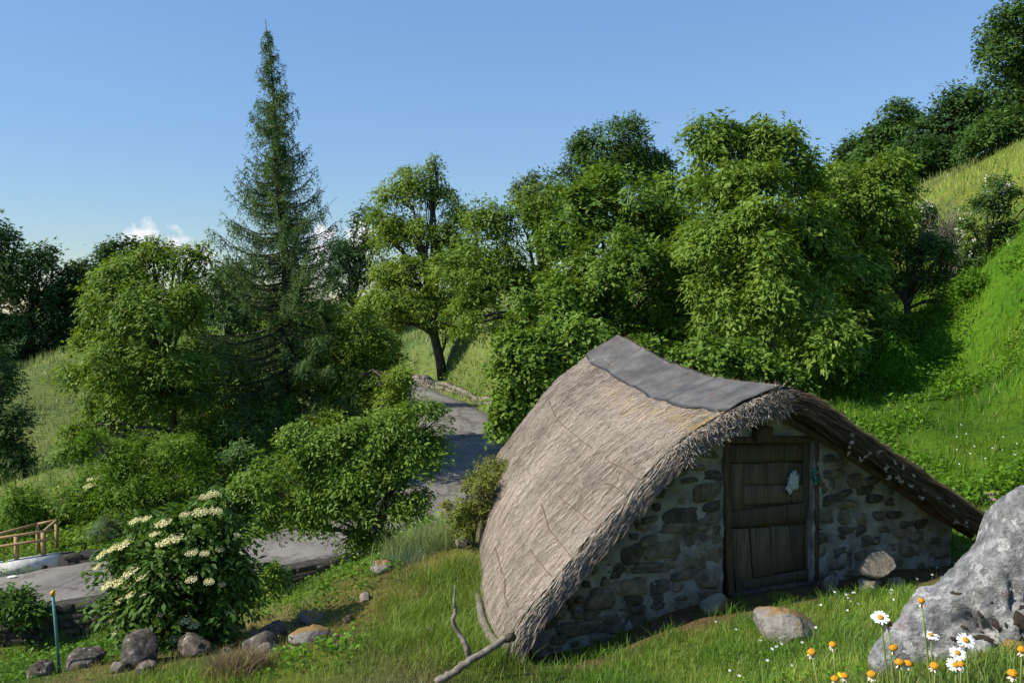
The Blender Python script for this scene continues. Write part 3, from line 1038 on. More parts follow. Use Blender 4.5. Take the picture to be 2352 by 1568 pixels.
# wisps of straw escaping along the ridge and under the sheet's lower edge
n_ = 420
t = rng.random(n_)
sg = np.where(rng.random(n_) < 0.5, -1, 1)
base = HW(0.02 * rng.normal(size=n_), t * LB, np.interp(t * LB, RIDGE[:, 0], RIDGE[:, 1]) + 0.025)
straws('straw', thatch_l, base, nz(rng.normal(0, 0.6, (n_, 3)) + Z3 * 0.25 + G3 * 0.3), np.tile(Z3, (n_, 1)), rng.uniform(0.03, 0.10, n_), rng.uniform(0.002, 0.005, n_), M['straw_brown'], rng.random(n_))

# hazel rods pinning the thatch: (start px, end px)
def roof_px(px, py):
    """find s,t on the sunlit slope seen at a pixel"""
    S, T = np.meshgrid(np.linspace(0, 1, 140), np.linspace(0, 1, 140))
    p = roof(S, T, -1)
    x = CX + F * p[..., 0] / (p[..., 1] * math.cos(PITCH) - p[..., 2] * math.sin(PITCH))
    y = CY - F * (p[..., 2] * math.cos(PITCH) + p[..., 1] * math.sin(PITCH)) / (p[..., 1] * math.cos(PITCH) - p[..., 2] * math.sin(PITCH))
    k = np.argmin((x - px) ** 2 + (y - py) ** 2)
    return S.ravel()[k], T.ravel()[k]


for (a_, b_, c_) in [((1262, 922), (1278, 962), (1362, 1030)), ((1397, 1056), (1430, 1075), (1478, 1108)), ((1396, 1110), (1425, 1125), (1450, 1148)), ((1243, 1160), (1262, 1215), (1318, 1284)),
                     ((1222, 1263), (1240, 1295), (1268, 1325)), ((1141, 1256), (1147, 1290), (1154, 1320)), ((1285, 1140), (1320, 1170), (1352, 1192)), ((1160, 1330), (1163, 1370), (1170, 1400))]:
    st = np.array([roof_px(*a_), roof_px(*b_), roof_px(*c_)])
    tq = np.linspace(0, 1, 9)
    ss = np.interp(tq, [0, 0.5, 1], st[:, 0])
    ts = np.interp(tq, [0, 0.5, 1], st[:, 1])
    MB().tube(roof(ss, ts, -1, 0.016) + rng.normal(0, 0.002, (9, 3)), np.linspace(0.0065, 0.0045, 9), 5).build('rod', M['rod'], thatch_l)

# front gable wall: lime-mortared rubble
def under(u):
    """underside height of the thatch at the front wall for gable position u"""
    u = np.asarray(u, float)
    k = 1.0 / math.cos(R(36))
    zl = np.interp(-u, -PF[-1][:, 0], PF[-1][:, 1])
    zr_ = np.interp(u, PF[1][:, 0], PF[1][:, 1])
    return np.where(u < 0, zl, zr_) - TH * 0.92 * k


def wall_ground(u, v=VW):
    p = HW(u, v, 0)
    return zt(p[..., 0].ravel(), p[..., 1].ravel()).reshape(np.shape(u))


DU0, DZ1 = HV(1663, 1012, VW)
DU1, _ = HV(1868, 1012, VW)
UL = HV(1222, 1480, VW)[0]
UR = PF[1][-1][0] - 0.35
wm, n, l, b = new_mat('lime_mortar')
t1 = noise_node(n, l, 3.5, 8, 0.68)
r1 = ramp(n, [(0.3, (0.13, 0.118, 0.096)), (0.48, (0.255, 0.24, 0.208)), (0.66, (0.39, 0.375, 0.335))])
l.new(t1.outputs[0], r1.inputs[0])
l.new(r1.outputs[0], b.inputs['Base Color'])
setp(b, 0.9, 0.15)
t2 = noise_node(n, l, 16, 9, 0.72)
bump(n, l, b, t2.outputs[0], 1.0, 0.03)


def wall_panel(mb, ua, ub, zlo, zhi, nu, nv_=36, v0=VW):
    us = np.linspace(ua, ub, nu)
    W = np.linspace(0, 1, nv_)
    U = np.repeat(us[None, :], nv_, 0)
    lo, hi = zlo(us), zhi(us)
    hi = np.maximum(hi, lo + 0.01)
    Zg = lo[None, :] * (1 - W[:, None]) + hi[None, :] * W[:, None]
    dv = -0.022 * fbm(np.stack([U * 3.2, Zg * 4.2, U * 0], -1), 3) - 0.020 * fbm(np.stack([U * 11, Zg * 13, U * 0 + 3], -1), 3)
    i0 = (np.arange(nv_ - 1)[:, None] * nu + np.arange(nu - 1)[None, :]).ravel()
    mb.add(HW(U, v0 + dv, Zg).reshape(-1, 3), np.stack([i0, i0 + 1, i0 + nu + 1, i0 + nu], -1))


mb = MB()
flo = lambda us: wall_ground(us) - 0.25
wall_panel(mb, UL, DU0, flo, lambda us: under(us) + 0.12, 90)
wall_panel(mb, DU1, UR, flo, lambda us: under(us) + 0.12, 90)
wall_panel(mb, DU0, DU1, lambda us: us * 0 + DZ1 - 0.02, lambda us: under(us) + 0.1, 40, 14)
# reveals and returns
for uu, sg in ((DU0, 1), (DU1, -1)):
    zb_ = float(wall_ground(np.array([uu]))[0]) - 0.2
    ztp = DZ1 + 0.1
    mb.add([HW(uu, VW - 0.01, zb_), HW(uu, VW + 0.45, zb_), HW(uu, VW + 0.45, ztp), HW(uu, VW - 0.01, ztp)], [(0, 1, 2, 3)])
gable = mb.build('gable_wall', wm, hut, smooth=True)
# side and back walls (simple rubble slabs under the eaves)
for uu in (UL, UR):
    inset = 0.82 if uu < 0 else 0.9
    p0, p1 = HW(uu * inset, VW + 0.05, 0), HW(uu * (0.58 if uu < 0 else 0.75), LB - 0.4, 0)
    hh = 0.0
    zmid = (z1(*p0[:2]) + z1(*p1[:2])) / 2
    ztop = min(float(under(np.array([uu * inset]))[0]) + 0.05, zmid + 0.4)
    c = (p0 + p1) / 2
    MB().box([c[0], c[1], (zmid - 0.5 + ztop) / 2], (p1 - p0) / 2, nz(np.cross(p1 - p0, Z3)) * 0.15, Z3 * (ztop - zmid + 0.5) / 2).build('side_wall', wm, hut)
ub = np.linspace(-2.0, 2.4, 40)
mb = MB()
bz = np.where(ub < 0, np.interp(-ub, -PB[-1][:, 0], PB[-1][:, 1]), np.interp(ub, PB[1][:, 0], PB[1][:, 1])) - 0.35
bg = wall_ground(ub, LB - 0.4) - 0.3
vb = np.concatenate([HW(ub, LB - 0.4, np.minimum(bg, bz - .05)), HW(ub, LB - 0.4, bz)])
k_ = np.arange(39)
mb.add(vb, np.stack([k_ + 1, k_, k_ + 40, k_ + 41], -1))
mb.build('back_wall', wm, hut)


def blob(cu, cz, w, h, seed, proud=0.03, tilt=0.0, power=3.6, v0=VW):
    rg = np.random.default_rng(seed)
    k = 14
    th_ = np.arange(k) / k * 2 * math.pi
    ph = rg.random(3) * 6.28
    rad = 1 + 0.11 * np.sin(2 * th_ + ph[0]) + 0.10 * np.sin(3 * th_ + ph[1]) + 0.07 * rg.normal(size=k)
    ex = np.sign(np.cos(th_)) * np.abs(np.cos(th_)) ** (2 / power) * rad
    ey = np.sign(np.sin(th_)) * np.abs(np.sin(th_)) ** (2 / power) * rad
    vs, qs, ts = [], [], []
    for (f, dv) in [(1.06, 0.05), (1.0, -0.2 * proud), (0.86, -0.85 * proud), (0.45, -1.0 * proud)]:
        x, y = ex * w / 2 * f, ey * h / 2 * f
        vs.append(HW(cu + x * math.cos(tilt) - y * math.sin(tilt), v0 + dv + 0.006 * rg.normal(size=k), cz + x * math.sin(tilt) + y * math.cos(tilt)))
    vs.append(HW(np.array([cu]), v0 - proud * 0.95, cz))
    for rr_ in range(3):
        for j in range(k):
            qs.append((rr_ * k + j, rr_ * k + (j + 1) % k, (rr_ + 1) * k + (j + 1) % k, (rr_ + 1) * k + j))
    for j in range(k):
        ts.append((3 * k + j, 3 * k + (j + 1) % k, 4 * k))
    return np.concatenate(vs), qs, ts


ST = [(2070, 340, 230, 90), (2080, 430, 330, 60), (1940, 590, 230, 120), (2145, 510, 100, 90), (2290, 480, 150, 95), (2240, 635, 270, 105), (1700, 620, 140, 120), (1840, 725, 240, 60), (2075, 770, 150, 55),
      (1690, 860, 240, 110), (1480, 955, 200, 130), (1300, 1165, 280, 105), (1560, 1130, 200, 140), (2080, 1020, 210, 105), (1890, 1130, 130, 85), (1300, 1070, 90, 45), (2270, 800, 150, 120), (1560, 745, 150, 100),
      (2250, 160, 200, 110), (2290, 270, 120, 60), (2260, 920, 150, 80), (1720, 960, 130, 60), (1900, 860, 130, 90), (1750, 1110, 110, 100), (2230, 380, 110, 40), (1160, 1240, 120, 60), (1400, 1060, 120, 60),
      (1990, 690, 100, 60), (2290, 1090, 110, 90), (1960, 1210, 180, 50), (1620, 1230, 160, 40), (1450, 1235, 130, 45), (1100, 1130, 110, 70), (1830, 520, 120, 70), (1980, 430, 60, 40)]
stones = [(918.8 + x * .3125, 1078.6 + y * .3125, w * .3125, h * .3125) for x, y, w, h in ST]
ST2 = [(900, 90, 120, 120), (975, 195, 170, 45), (1050, 250, 150, 38), (1110, 85, 90, 80), (885, 340, 110, 90), (1030, 345, 85, 80), (1160, 360, 75, 60), (1070, 455, 200, 70), (1280, 340, 75, 60), (1440, 465, 115, 50),
       (870, 500, 70, 55), (1190, 520, 75, 60), (1265, 515, 65, 50), (1020, 600, 130, 60), (1250, 210, 105, 50), (1390, 560, 90, 50), (1610, 580, 95, 70), (1490, 395, 80, 40), (1000, 680, 150, 85), (1180, 630, 130, 60),
       (930, 30, 110, 60), (1180, 150, 100, 50), (1400, 330, 80, 45), (1560, 490, 90, 45), (1740, 610, 100, 55), (1320, 440, 80, 35), (1500, 600, 90, 55), (860, 600, 60, 60), (900, 240, 70, 40), (1700, 520, 80, 40),
       (70, 40, 110, 60), (60, 150, 130, 60), (60, 360, 110, 75)]
stones += [(1617 + x * .3125, 1078.6 + y * .3125, w * .3125, h * .3125) for x, y, w, h in ST2]
# smaller packing stones in the gaps
for k in range(900):
    if len(stones) > 150: break
    x, y = rng.uniform(1240, 2200), rng.uniform(1000, 1500)
    cu, cz = HV(x, y, VW)
    if cz > under(np.array([cu]))[0] - 0.08 or cz < wall_ground(np.array([cu]))[0] + 0.04 or (DU0 - 0.12 < cu < DU1 + 0.12): continue
    w, h = rng.uniform(14, 34), rng.uniform(9, 17)
    if any(abs(x - q[0]) < 0.5 * (w + q[2]) + 2 and abs(y - q[1]) < 0.5 * (h + q[3]) + 2 for q in stones): continue
    stones.append((x, y, w, h))
for k, (x, y, w, h) in enumerate(stones):
    cu, cz = HV(x, y, VW)
    sc_ = (HV(x + 10, y, VW)[0] - cu) / 10
    if DU0 - 0.5 * w * sc_ < cu < DU1 + 0.4 * w * sc_ and cz < DZ1:
        cu = DU0 - 0.52 * w * sc_ if cu < (DU0 + DU1) / 2 else DU1 + 0.52 * w * sc_
    v, q, t = blob(cu, cz, w * sc_ * 1.12, h * sc_ * 1.08, 100 + k, 0.012 + 0.028 * random.random(), R(random.uniform(-6, 9)))
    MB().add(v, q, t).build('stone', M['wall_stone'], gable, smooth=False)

# door, drawn in display pixels on its own plane
VD = VW + 0.07


def board(name, parent, x0, y0, x1, y1, v, depth, mat, y0r=None, y1r=None, tl=0.0):
    """board seen between pixel corners; y0r / y1r give the right-hand ends; v front face"""
    y0r = y0 if y0r is None else y0r
    y1r = y1 if y1r is None else y1r
    cs = [HV(x0 + tl, y1, v), HV(x1 + tl, y1r, v), HV(x1, y0r, v), HV(x0, y0, v)]
    f = np.array([HW(c[0], v, c[1]) for c in cs])
    cen = f.mean(0)
    ins = cen + (f - cen) * 0.985
    bk = f + R3 * depth
    mb = MB().add(np.concatenate([ins, f + R3 * 0.005, bk]), [(0, 1, 2, 3), (0, 4, 5, 1), (1, 5, 6, 2), (2, 6, 7, 3), (3, 7, 4, 0), (4, 8, 9, 5), (5, 9, 10, 6), (6, 10, 11, 7), (7, 11, 8, 4), (11, 10, 9, 8)])
    o = mb.build(name, mat, parent)
    # give every board its own origin so its grain differs
    vv = np.zeros(len(o.data.vertices) * 3, dtype=np.float32)
    o.data.vertices.foreach_get('co', vv)
    vv = vv.reshape(-1, 3)
    off = vv.mean(0)
    o.data.vertices.foreach_set('co', (vv - off).ravel())
    o.location = [float(c) for c in off]
    return o


dx_ = lambda zx: 1653.8 + zx * .2636
dy_ = lambda zy: 964.7 + zy * .2636
door_c = HW((DU0 + DU1) / 2, VD, 0)
door = empty('door', HW((DU0 + DU1) / 2, VD, DZ1 - 1.75) - wloc(hut))
door.parent = hut
door['label'] = 'old brown plank door'


def db(nm, x0, y0, x1, y1, v, dep=0.03, **k):
    for kk_ in ('y0r', 'y1r'):
        if kk_ in k: k[kk_] = dy_(k[kk_])
    return board(nm, door, dx_(x0), dy_(y0), dx_(x1), dy_(y1), v, dep, M['wood_door'], **k)


db('rail', 75, 212, 722, 372, VD - 0.03, y0r=196, y1r=345)
db('stile', 88, 376, 200, 790, VD - 0.012)
db('stile', 98, 945, 250, 1512, VD - 0.012, tl=12)
db('stile', 726, 196, 826, 760, VD - 0.016)
db('stile', 752, 850, 830, 1375, VD - 0.012)
db('plank', 204, 380, 408, 570, VD + 0.006, y1r=562)
db('plank', 412, 372, 720, 562, VD + 0.008, y1r=552)
db('rail', 204, 572, 724, 735, VD - 0.002, y0r=560, y1r=715)
db('rail', 98, 800, 748, 938, VD - 0.036, y0r=716, y1r=872)
db('plank', 262, 936, 436, 1372, VD + 0.004, tl=8, y1r=1345)
db('plank', 441, 920, 612, 1330, VD + 0.007, tl=6, y1r=1310)
db('plank', 617, 906, 748, 1310, VD + 0.005, tl=5, y1r=1298)
db('rail', 205, 1402, 830, 1502, VD - 0.03, y0r=1288, y1r=1388)
board('added_light_stop', door, dx_(60), dy_(190), dx_(850), dy_(1520), VD + 0.03, 0.02, M['wood_dark'])  # dark panel added behind the boards to stop light showing through the gaps
# frame
fr = empty('door_frame', HW((DU0 + DU1) / 2, VW, DZ1 - 1.75) - wloc(hut))
fr.parent = hut
jl = board('jamb', fr, dx_(30), dy_(190), dx_(84), dy_(1530), VW - 0.02, 0.2, M['wood_dark'], tl=12)
jr = board('jamb', fr, dx_(832), dy_(190), dx_(862), dy_(1400), VW - 0.02, 0.2, M['wood_dark'])
board('lintel', fr, dx_(20), dy_(150), dx_(880), dy_(205), VW - 0.03, 0.22, M['wood_dark'], y0r=dy_(135), y1r=dy_(192))
board('threshold', fr, dx_(90), dy_(1515), dx_(850), dy_(1560), VW - 0.01, 0.3, M['dark_stone'], y0r=dy_(1395), y1r=dy_(1450))
for zx in (885, 905):
    pass
for zy in (950, 1075):
    a_ = HV(dx_(846), dy_(zy), VW - 0.03)
    b_ = HV(dx_(886), dy_(zy), VW - 0.03)
    MB().tube([HW(a_[0], VW - 0.03, a_[1]), HW((a_[0] + b_[0]) / 2, VW - 0.035, a_[1]), HW(b_[0], VW - 0.03, b_[1]), HW(b_[0], VW + 0.02, b_[1])], 0.006, 5).build('iron_hook', M['pipe'], fr)

# carpentry in the gable peak
c = HV(1738, 962, 0.05)
mb = MB().tube([HW(c[0], 0.06, c[1]), HW(c[0], 1.2, c[1])], [0.045, 0.05], 12)
mb.build('purlin', M['bark_pale'], hut)
board('king_post', hut, dx_(330), dy_(60), dx_(465), dy_(200), VW - 0.12, 0.3, M['wood_dark'])
for side in (-1, 1):
    pts = []
    for f in (0.06, 0.3, 0.55, 0.8, 0.98):
        u, z = prof(PF[side], f)
        pts.append(HW(u, VW - 0.07, under(np.array([u]))[0] - 0.005))
    MB().tube(np.array(pts) + rng.normal(0, 0.012, (5, 3)), [0.05, 0.052, 0.05, 0.048, 0.045], 9).build('rafter', M['wood_dark'], hut, smooth=True)
for side, f in ((1, 0.38), (1, 0.66), (-1, 0.3), (-1, 0.6)):
    u, z = prof(PF[side], f)
    uz = under(np.array([u]))[0] + 0.05
    MB().tube([HW(u, 0.12, uz - 0.05), HW(u, 0.4, uz - 0.05), HW(u, 0.7, uz - 0.05)], 0.03, 8).build('purlin', M['wood_dark'], hut)

# ------------------------------------------------------------------ plants: leaves, crowns, trees
def leaf_mesh(name, pos, axis, nrm, length, width, rnd, parent, fold=0.12, tri=False):
    n = len(pos)
    sidev = nz(np.cross(axis, nrm))
    nr = np.cross(sidev, axis)
    L, W = np.asarray(length)[:, None], np.asarray(width)[:, None] * 0.5
    if tri:
        v = np.stack([pos + axis * L * 0.1 + sidev * W * 0.9, pos + axis * L, pos - sidev * W * 0.9 + axis * L * 0.2], 1).reshape(-1, 3)
        if parent is not None: v = v - wloc(parent)
        return mesh_np(name, v, None, np.arange(n * 3).reshape(-1, 3), attrs={'rnd': np.clip(rnd, 0, 1)})
    mid = pos + axis * L * 0.45
    v = np.stack([pos, mid + sidev * W + nr * W * fold, pos + axis * L - nr * L * 0.08, mid - sidev * W + nr * W * fold], 1).reshape(-1, 3)
    if parent is not None: v = v - wloc(parent)
    q = np.arange(n * 4).reshape(-1, 4)
    return mesh_np(name, v, q, attrs={'rnd': np.clip(rnd, 0, 1)})


def rdir(n):
    return nz(rng.normal(size=(n, 3)))


def crown_points(lobes, n_leaf, per=16, shell=0.42, sub=8):
    """every lobe breaks into uneven clumps; sprays sit on the clumps.
    returns spray centres, outward directions, spray tones, lobe index, spray size"""
    small = []
    for i, (c, r) in enumerate(lobes):
        r = np.asarray(r, float)
        d = rdir(sub)
        d[:, 2] = np.where(d[:, 2] < -0.6, -d[:, 2], d[:, 2])
        for k in range(sub):
            f = 0.24 + 0.40 * rng.random() ** 1.2
            small.append((c + d[k] * r * (1.02 - 0.75 * f + rng.normal(0, 0.10)), r * f * rng.uniform(0.8, 1.25, 3), i))
        small.append((np.asarray(c), r * 0.62, i))
    wts = np.array([(r[0] * r[1] * r[2]) ** 0.62 for c, r, i in small])
    wts /= wts.sum()
    outw, cr, cen, cl_l, sz = [], [], [], [], []
    for j, (c, r, i) in enumerate(small):
        nc = max(2, int(round(n_leaf * wts[j] / per)))
        d = rdir(nc)
        d[:, 2] = np.where(d[:, 2] < -0.5, -d[:, 2] * 0.7, d[:, 2])
        d = nz(d)
        rad = (shell + (1.05 - shell) * rng.random(nc) ** 0.6) * (1 + 0.15 * rng.normal(size=nc)) * np.where(rng.random(nc) < 0.17, rng.uniform(1.1, 1.5, nc), 1.0)
        cen.append(c + d * r * rad[:, None])
        lo = nz(c - lobes[i][0] + 1e-4)
        outw.append(nz(d + 0.6 * lo))
        tone = rng.random()
        cr.append(0.5 * tone + 0.5 * rng.random(nc))
        cl_l.append(np.full(nc, i))
        sz.append(np.full(nc, np.asarray(lobes[i][1]).mean()))
    return np.concatenate(cen), np.concatenate(outw), np.concatenate(cr), np.concatenate(cl_l), np.concatenate(sz)


def make_crown(name, parent, lobes, n_leaf, leaf, mat, aspect=0.5, droop=0.35, upb=0.75, outb=0.7, jit=0.28, tri=False, per=16, spray=4.1, **kw):
    """leaves stand in two ranks along short drooping twigs, so each spray catches the light as one"""
    cen, outw, tone, ci, sz = crown_points(lobes, int(n_leaf * 1.4), per, **kw)
    hole = fbm(cen * (2.1 / np.clip(sz, 0.15, 3))[:, None] + 5.5, 3)
    keep = hole > -0.12 + 0.14 * rng.normal(size=len(cen))
    cen, outw, tone, ci, sz = cen[keep], outw[keep], tone[keep], ci[keep], sz[keep]
    ns = len(cen)
    sn = nz(Z3 * upb + outw * outb + rng.normal(0, 0.42, (ns, 3)))
    sa = nz(outw * 0.7 + rng.normal(0, 0.55, (ns, 3)) - Z3 * droop)
    sa = nz(sa - sn * (sa * sn).sum(1, keepdims=True) * 0.8)
    ss = nz(np.cross(sa, sn))
    SL = leaf * spray * rng.uniform(0.6, 1.5, ns)
    k = np.repeat(np.arange(ns), per)
    n = len(k)
    t = rng.random(n)
    sd_ = rng.choice([-1.0, 1.0], n)
    pos = cen[k] + sa[k] * ((t - 0.35) * SL[k])[:, None] + ss[k] * (sd_ * rng.uniform(0, 0.28, n) * SL[k])[:, None] + sn[k] * (rng.normal(0, 0.10, n) * SL[k])[:, None] - Z3 * (0.25 * t ** 2 * SL[k])[:, None]
    ax = nz(sa[k] * 0.7 + ss[k] * sd_[:, None] * 0.75 - Z3 * droop * 0.6 + rng.normal(0, 0.25, (n, 3)))
    nrm = nz(sn[k] + rng.normal(0, jit, (n, 3)))
    nrm = nz(nrm - ax * (nrm * ax).sum(1, keepdims=True))
    L = 1.12 * leaf * rng.uniform(0.6, 1.25, n)
    me = leaf_mesh(name, pos, ax, nrm, L, L * aspect, 0.55 * tone[k] + 0.45 * rng.random(n), parent, tri=tri)
    return obj(name, me, mat, parent), cen, ci


def bent(a, b, sagz=0.0, n=5, wig=0.06):
    a, b = np.asarray(a, float), np.asarray(b, float)
    t = np.linspace(0, 1, n)[:, None]
    L = np.linalg.norm(b - a)
    p = a * (1 - t) + b * t + Z3 * sagz * (t * (1 - t)) * 4 + rng.normal(0, wig * L * 0.3, (n, 3)) * np.sin(t * math.pi)
    return p


def make_tree(name, label, cat, base, trunk_top, lobes_px, d, n_leaf, leaf, mat, bark='bark', tr=0.16, group=None, twigs=9, limb_bias=0.45, lobe_depth=0.9, arms=9, **kw):
    """base/trunk_top world points; lobes_px (cx, cy, rx, ry, depth offset)"""
    base, trunk_top = np.asarray(base, float), np.asarray(trunk_top, float)
    root = empty(name, base, label, cat, group)
    lobes = []
    for lb in lobes_px:
        cx, cy, rx, ry = lb[:4]
        dd_ = d + (lb[4] if len(lb) > 4 else 0.0)
        k = dd_ / F
        lobes.append((P(cx, cy, dd_), np.array([rx * k, (rx + ry) * 0.5 * k * lobe_depth, ry * k])))
    # uneven arms that break the outline
    ls = np.array([r.mean() for c, r in lobes])
    for _ in range(arms):
        j = rng.integers(len(lobes_px))
        c, r = lobes[j]
        dv = rng.normal(size=3)
        dv[2] = abs(dv[2]) * 0.9 if rng.random() < 0.7 else dv[2]
        dv /= np.linalg.norm(dv)
        lobes.append((c + dv * r * rng.uniform(0.85, 1.15), np.array([1, 1, 1.25]) * ls.mean() * rng.uniform(0.2, 0.42)))
    o, cen, ci = make_crown('crown', root, lobes, int(n_leaf * (1.95 if d > 20 else 1.25)), leaf, mat, tri=d > 20, **kw)
    mb = MB()
    tp = bent(base - Z3 * 0.25, trunk_top, 0, 7, 0.05)
    mb.tube(tp, np.linspace(tr * 1.15, tr * 0.6, 7), 9)
    for i, (c, r) in enumerate(lobes):
        f = np.clip(rng.uniform(limb_bias, 1.0), 0, 1)
        st = tp[min(6, int(f * 6))]
        if st[2] > c[2] + 0.3 * r[2]: st = tp[max(1, int(f * 6) - 2)]
        lim = bent(st, c, 0.12 * np.linalg.norm(c - st), 6, 0.08)
        mb.tube(lim, np.linspace(tr * 0.5, tr * 0.16, 6), 6)
        own = cen[ci == i]
        for j in rng.choice(len(own), min(twigs, len(own)), replace=False):
            s0 = lim[rng.integers(2, 6)]
            mb.tube(bent(s0, own[j], 0.05, 4, 0.1), np.linspace(tr * 0.14, tr * 0.035, 4), 4, cap=False)
    mb.build('trunk', M[bark], root, smooth=True)
    return root, lobes, cen


def gp(px, py, d, sink=0.0):
    """ground point below the pixel column at a depth"""
    p = P(px, py, d)
    p[2] = z1(p[0], p[1]) - sink
    return p


# --- walnut and maple trees round the hut
make_tree('maple_tree', 'broad bright green maple right behind the ridge of the hut', 'tree', gp(1385, 800, 26), P(1380, 640, 26),
          [(1340, 560, 95, 110), (1450, 470, 95, 85), (1545, 455, 70, 60, 1), (1290, 690, 80, 90, -1), (1420, 640, 110, 100, -1.5), (1530, 590, 90, 110), (1480, 740, 100, 80, -1), (1350, 770, 80, 60, -1.5), (1385, 420, 60, 45, 1), (1580, 690, 60, 70, -.5), (1560, 800, 80, 60, -1)],
          26, 40000, 0.135, M['maple'], tr=0.16, aspect=0.75)
make_tree('walnut_tree', 'tallest walnut standing over the front end of the hut roof', 'tree', gp(1768, 885, 21), P(1762, 480, 21.5),
          [(1625, 330, 48, 62, .5), (1700, 345, 80, 58, .5), (1778, 345, 58, 70, .5), (1640, 440, 62, 52), (1735, 430, 88, 60, -.5), (1690, 560, 95, 75, -1), (1850, 410, 45, 60, 1), (1860, 520, 58, 72), (1765, 640, 70, 95, -2), (1650, 690, 70, 70, -1), (1900, 640, 70, 80, 0), (1800, 560, 70, 60, 1), (1870, 800, 62, 85, -2), (1930, 760, 45, 45, -2), (1700, 790, 75, 65, .5), (1760, 520, 80, 70, -1.5), (1740, 730, 70, 70, -1.5), (1830, 690, 60, 70, -1), (1640, 540, 70, 60)],
          21, 36000, 0.15, M['walnut'], bark='bark_pale', tr=0.17, aspect=0.48, droop=0.6)
make_tree('walnut_tree', 'wide walnut spreading right towards the hillside meadow', 'tree', gp(1990, 800, 24), P(1985, 600, 24),
          [(1930, 430, 70, 55), (2010, 425, 70, 48), (2065, 450, 45, 42), (1960, 520, 80, 60), (1985, 620, 60, 62, -.5), (1900, 600, 60, 60), (2045, 520, 40, 40), (1930, 690, 55, 60, 0), (2000, 480, 80, 60, -.5), (1900, 500, 60, 60, -.5), (1975, 700, 60, 60, -.5)],
          24, 21000, 0.15, M['walnut'], tr=0.13, aspect=0.5, droop=0.55)
make_tree('apple_tree', 'small low fruit tree on the grassy slope under the thorn bushes', 'tree', gp(2085, 705, 24.5), P(2078, 640, 24.5),
          [(2060, 560, 60, 45), (2010, 600, 50, 45), (2120, 590, 65, 50), (2100, 650, 60, 35), (2170, 640, 40, 40), (2040, 640, 40, 30), (2140, 560, 35, 28), (2190, 700, 45, 40, .5)], 24.5, 9000, 0.10, M['forest'], tr=0.09, aspect=0.6)
make_tree('ash_tree', 'tall domed tree rising farthest back above the maple', 'tree', gp(1430, 640, 52), P(1430, 470, 52),
          [(1400, 370, 80, 85), (1445, 330, 48, 48), (1350, 345, 42, 42), (1470, 400, 50, 60), (1340, 430, 55, 60), (1505, 400, 30, 35)], 52, 11000, 0.24, M['forest'], tr=0.26)
make_tree('ash_tree', 'thin pale tree top peeping up left of the domed tree', 'tree', gp(1245, 640, 68), P(1240, 480, 68),
          [(1215, 440, 34, 34), (1262, 445, 34, 30), (1240, 500, 60, 50)], 68, 3500, 0.30, M['grey_green'], tr=0.22)
make_tree('walnut_tree', 'dense walnut between the leaning walnut and the maple', 'tree', gp(1235, 800, 41), P(1240, 640, 41),
          [(1120, 540, 75, 65), (1200, 520, 80, 70), (1280, 560, 75, 75), (1090, 640, 80, 75, -1), (1180, 650, 95, 90, -1), (1270, 680, 80, 80, -1), (1110, 740, 80, 60, -1.5), (1210, 760, 70, 50, -1), (1255, 470, 60, 50)],
          41, 20000, 0.2, M['walnut'], tr=0.24, aspect=0.5, droop=0.5)
lean_b = gp(1017, 803, 48.5)
make_tree('walnut_tree', 'lone walnut with leaning dark trunk on the road bank', 'tree', lean_b, P(968, 560, 48.5),
          [(935, 450, 62, 62), (1000, 450, 55, 45), (1050, 500, 45, 38), (880, 540, 55, 60), (960, 540, 75, 60), (1020, 560, 50, 45), (870, 640, 62, 55), (950, 640, 60, 55, -1), (1010, 640, 50, 55), (860, 700, 45, 35), (920, 720, 60, 30, -1), (985, 400, 30, 22), (1000, 720, 45, 35, -1), (880, 745, 40, 25, -1), (1060, 590, 45, 50), (1050, 690, 50, 50), (905, 680, 55, 50, -1), (960, 700, 50, 40, -1), (1035, 760, 30, 25, -.5)],
          48.5, 22000, 0.21, M['walnut_yellow'], tr=0.27, droop=0.5, twigs=12)
make_tree('oak_tree', 'dark tree half hidden behind the lone leaning walnut', 'tree', gp(810, 690, 66), P(815, 600, 66),
          [(850, 510, 32, 45), (830, 580, 50, 50), (790, 600, 28, 35), (800, 650, 45, 40), (860, 640, 40, 40)], 66, 5000, 0.28, M['dark'], tr=0.24)

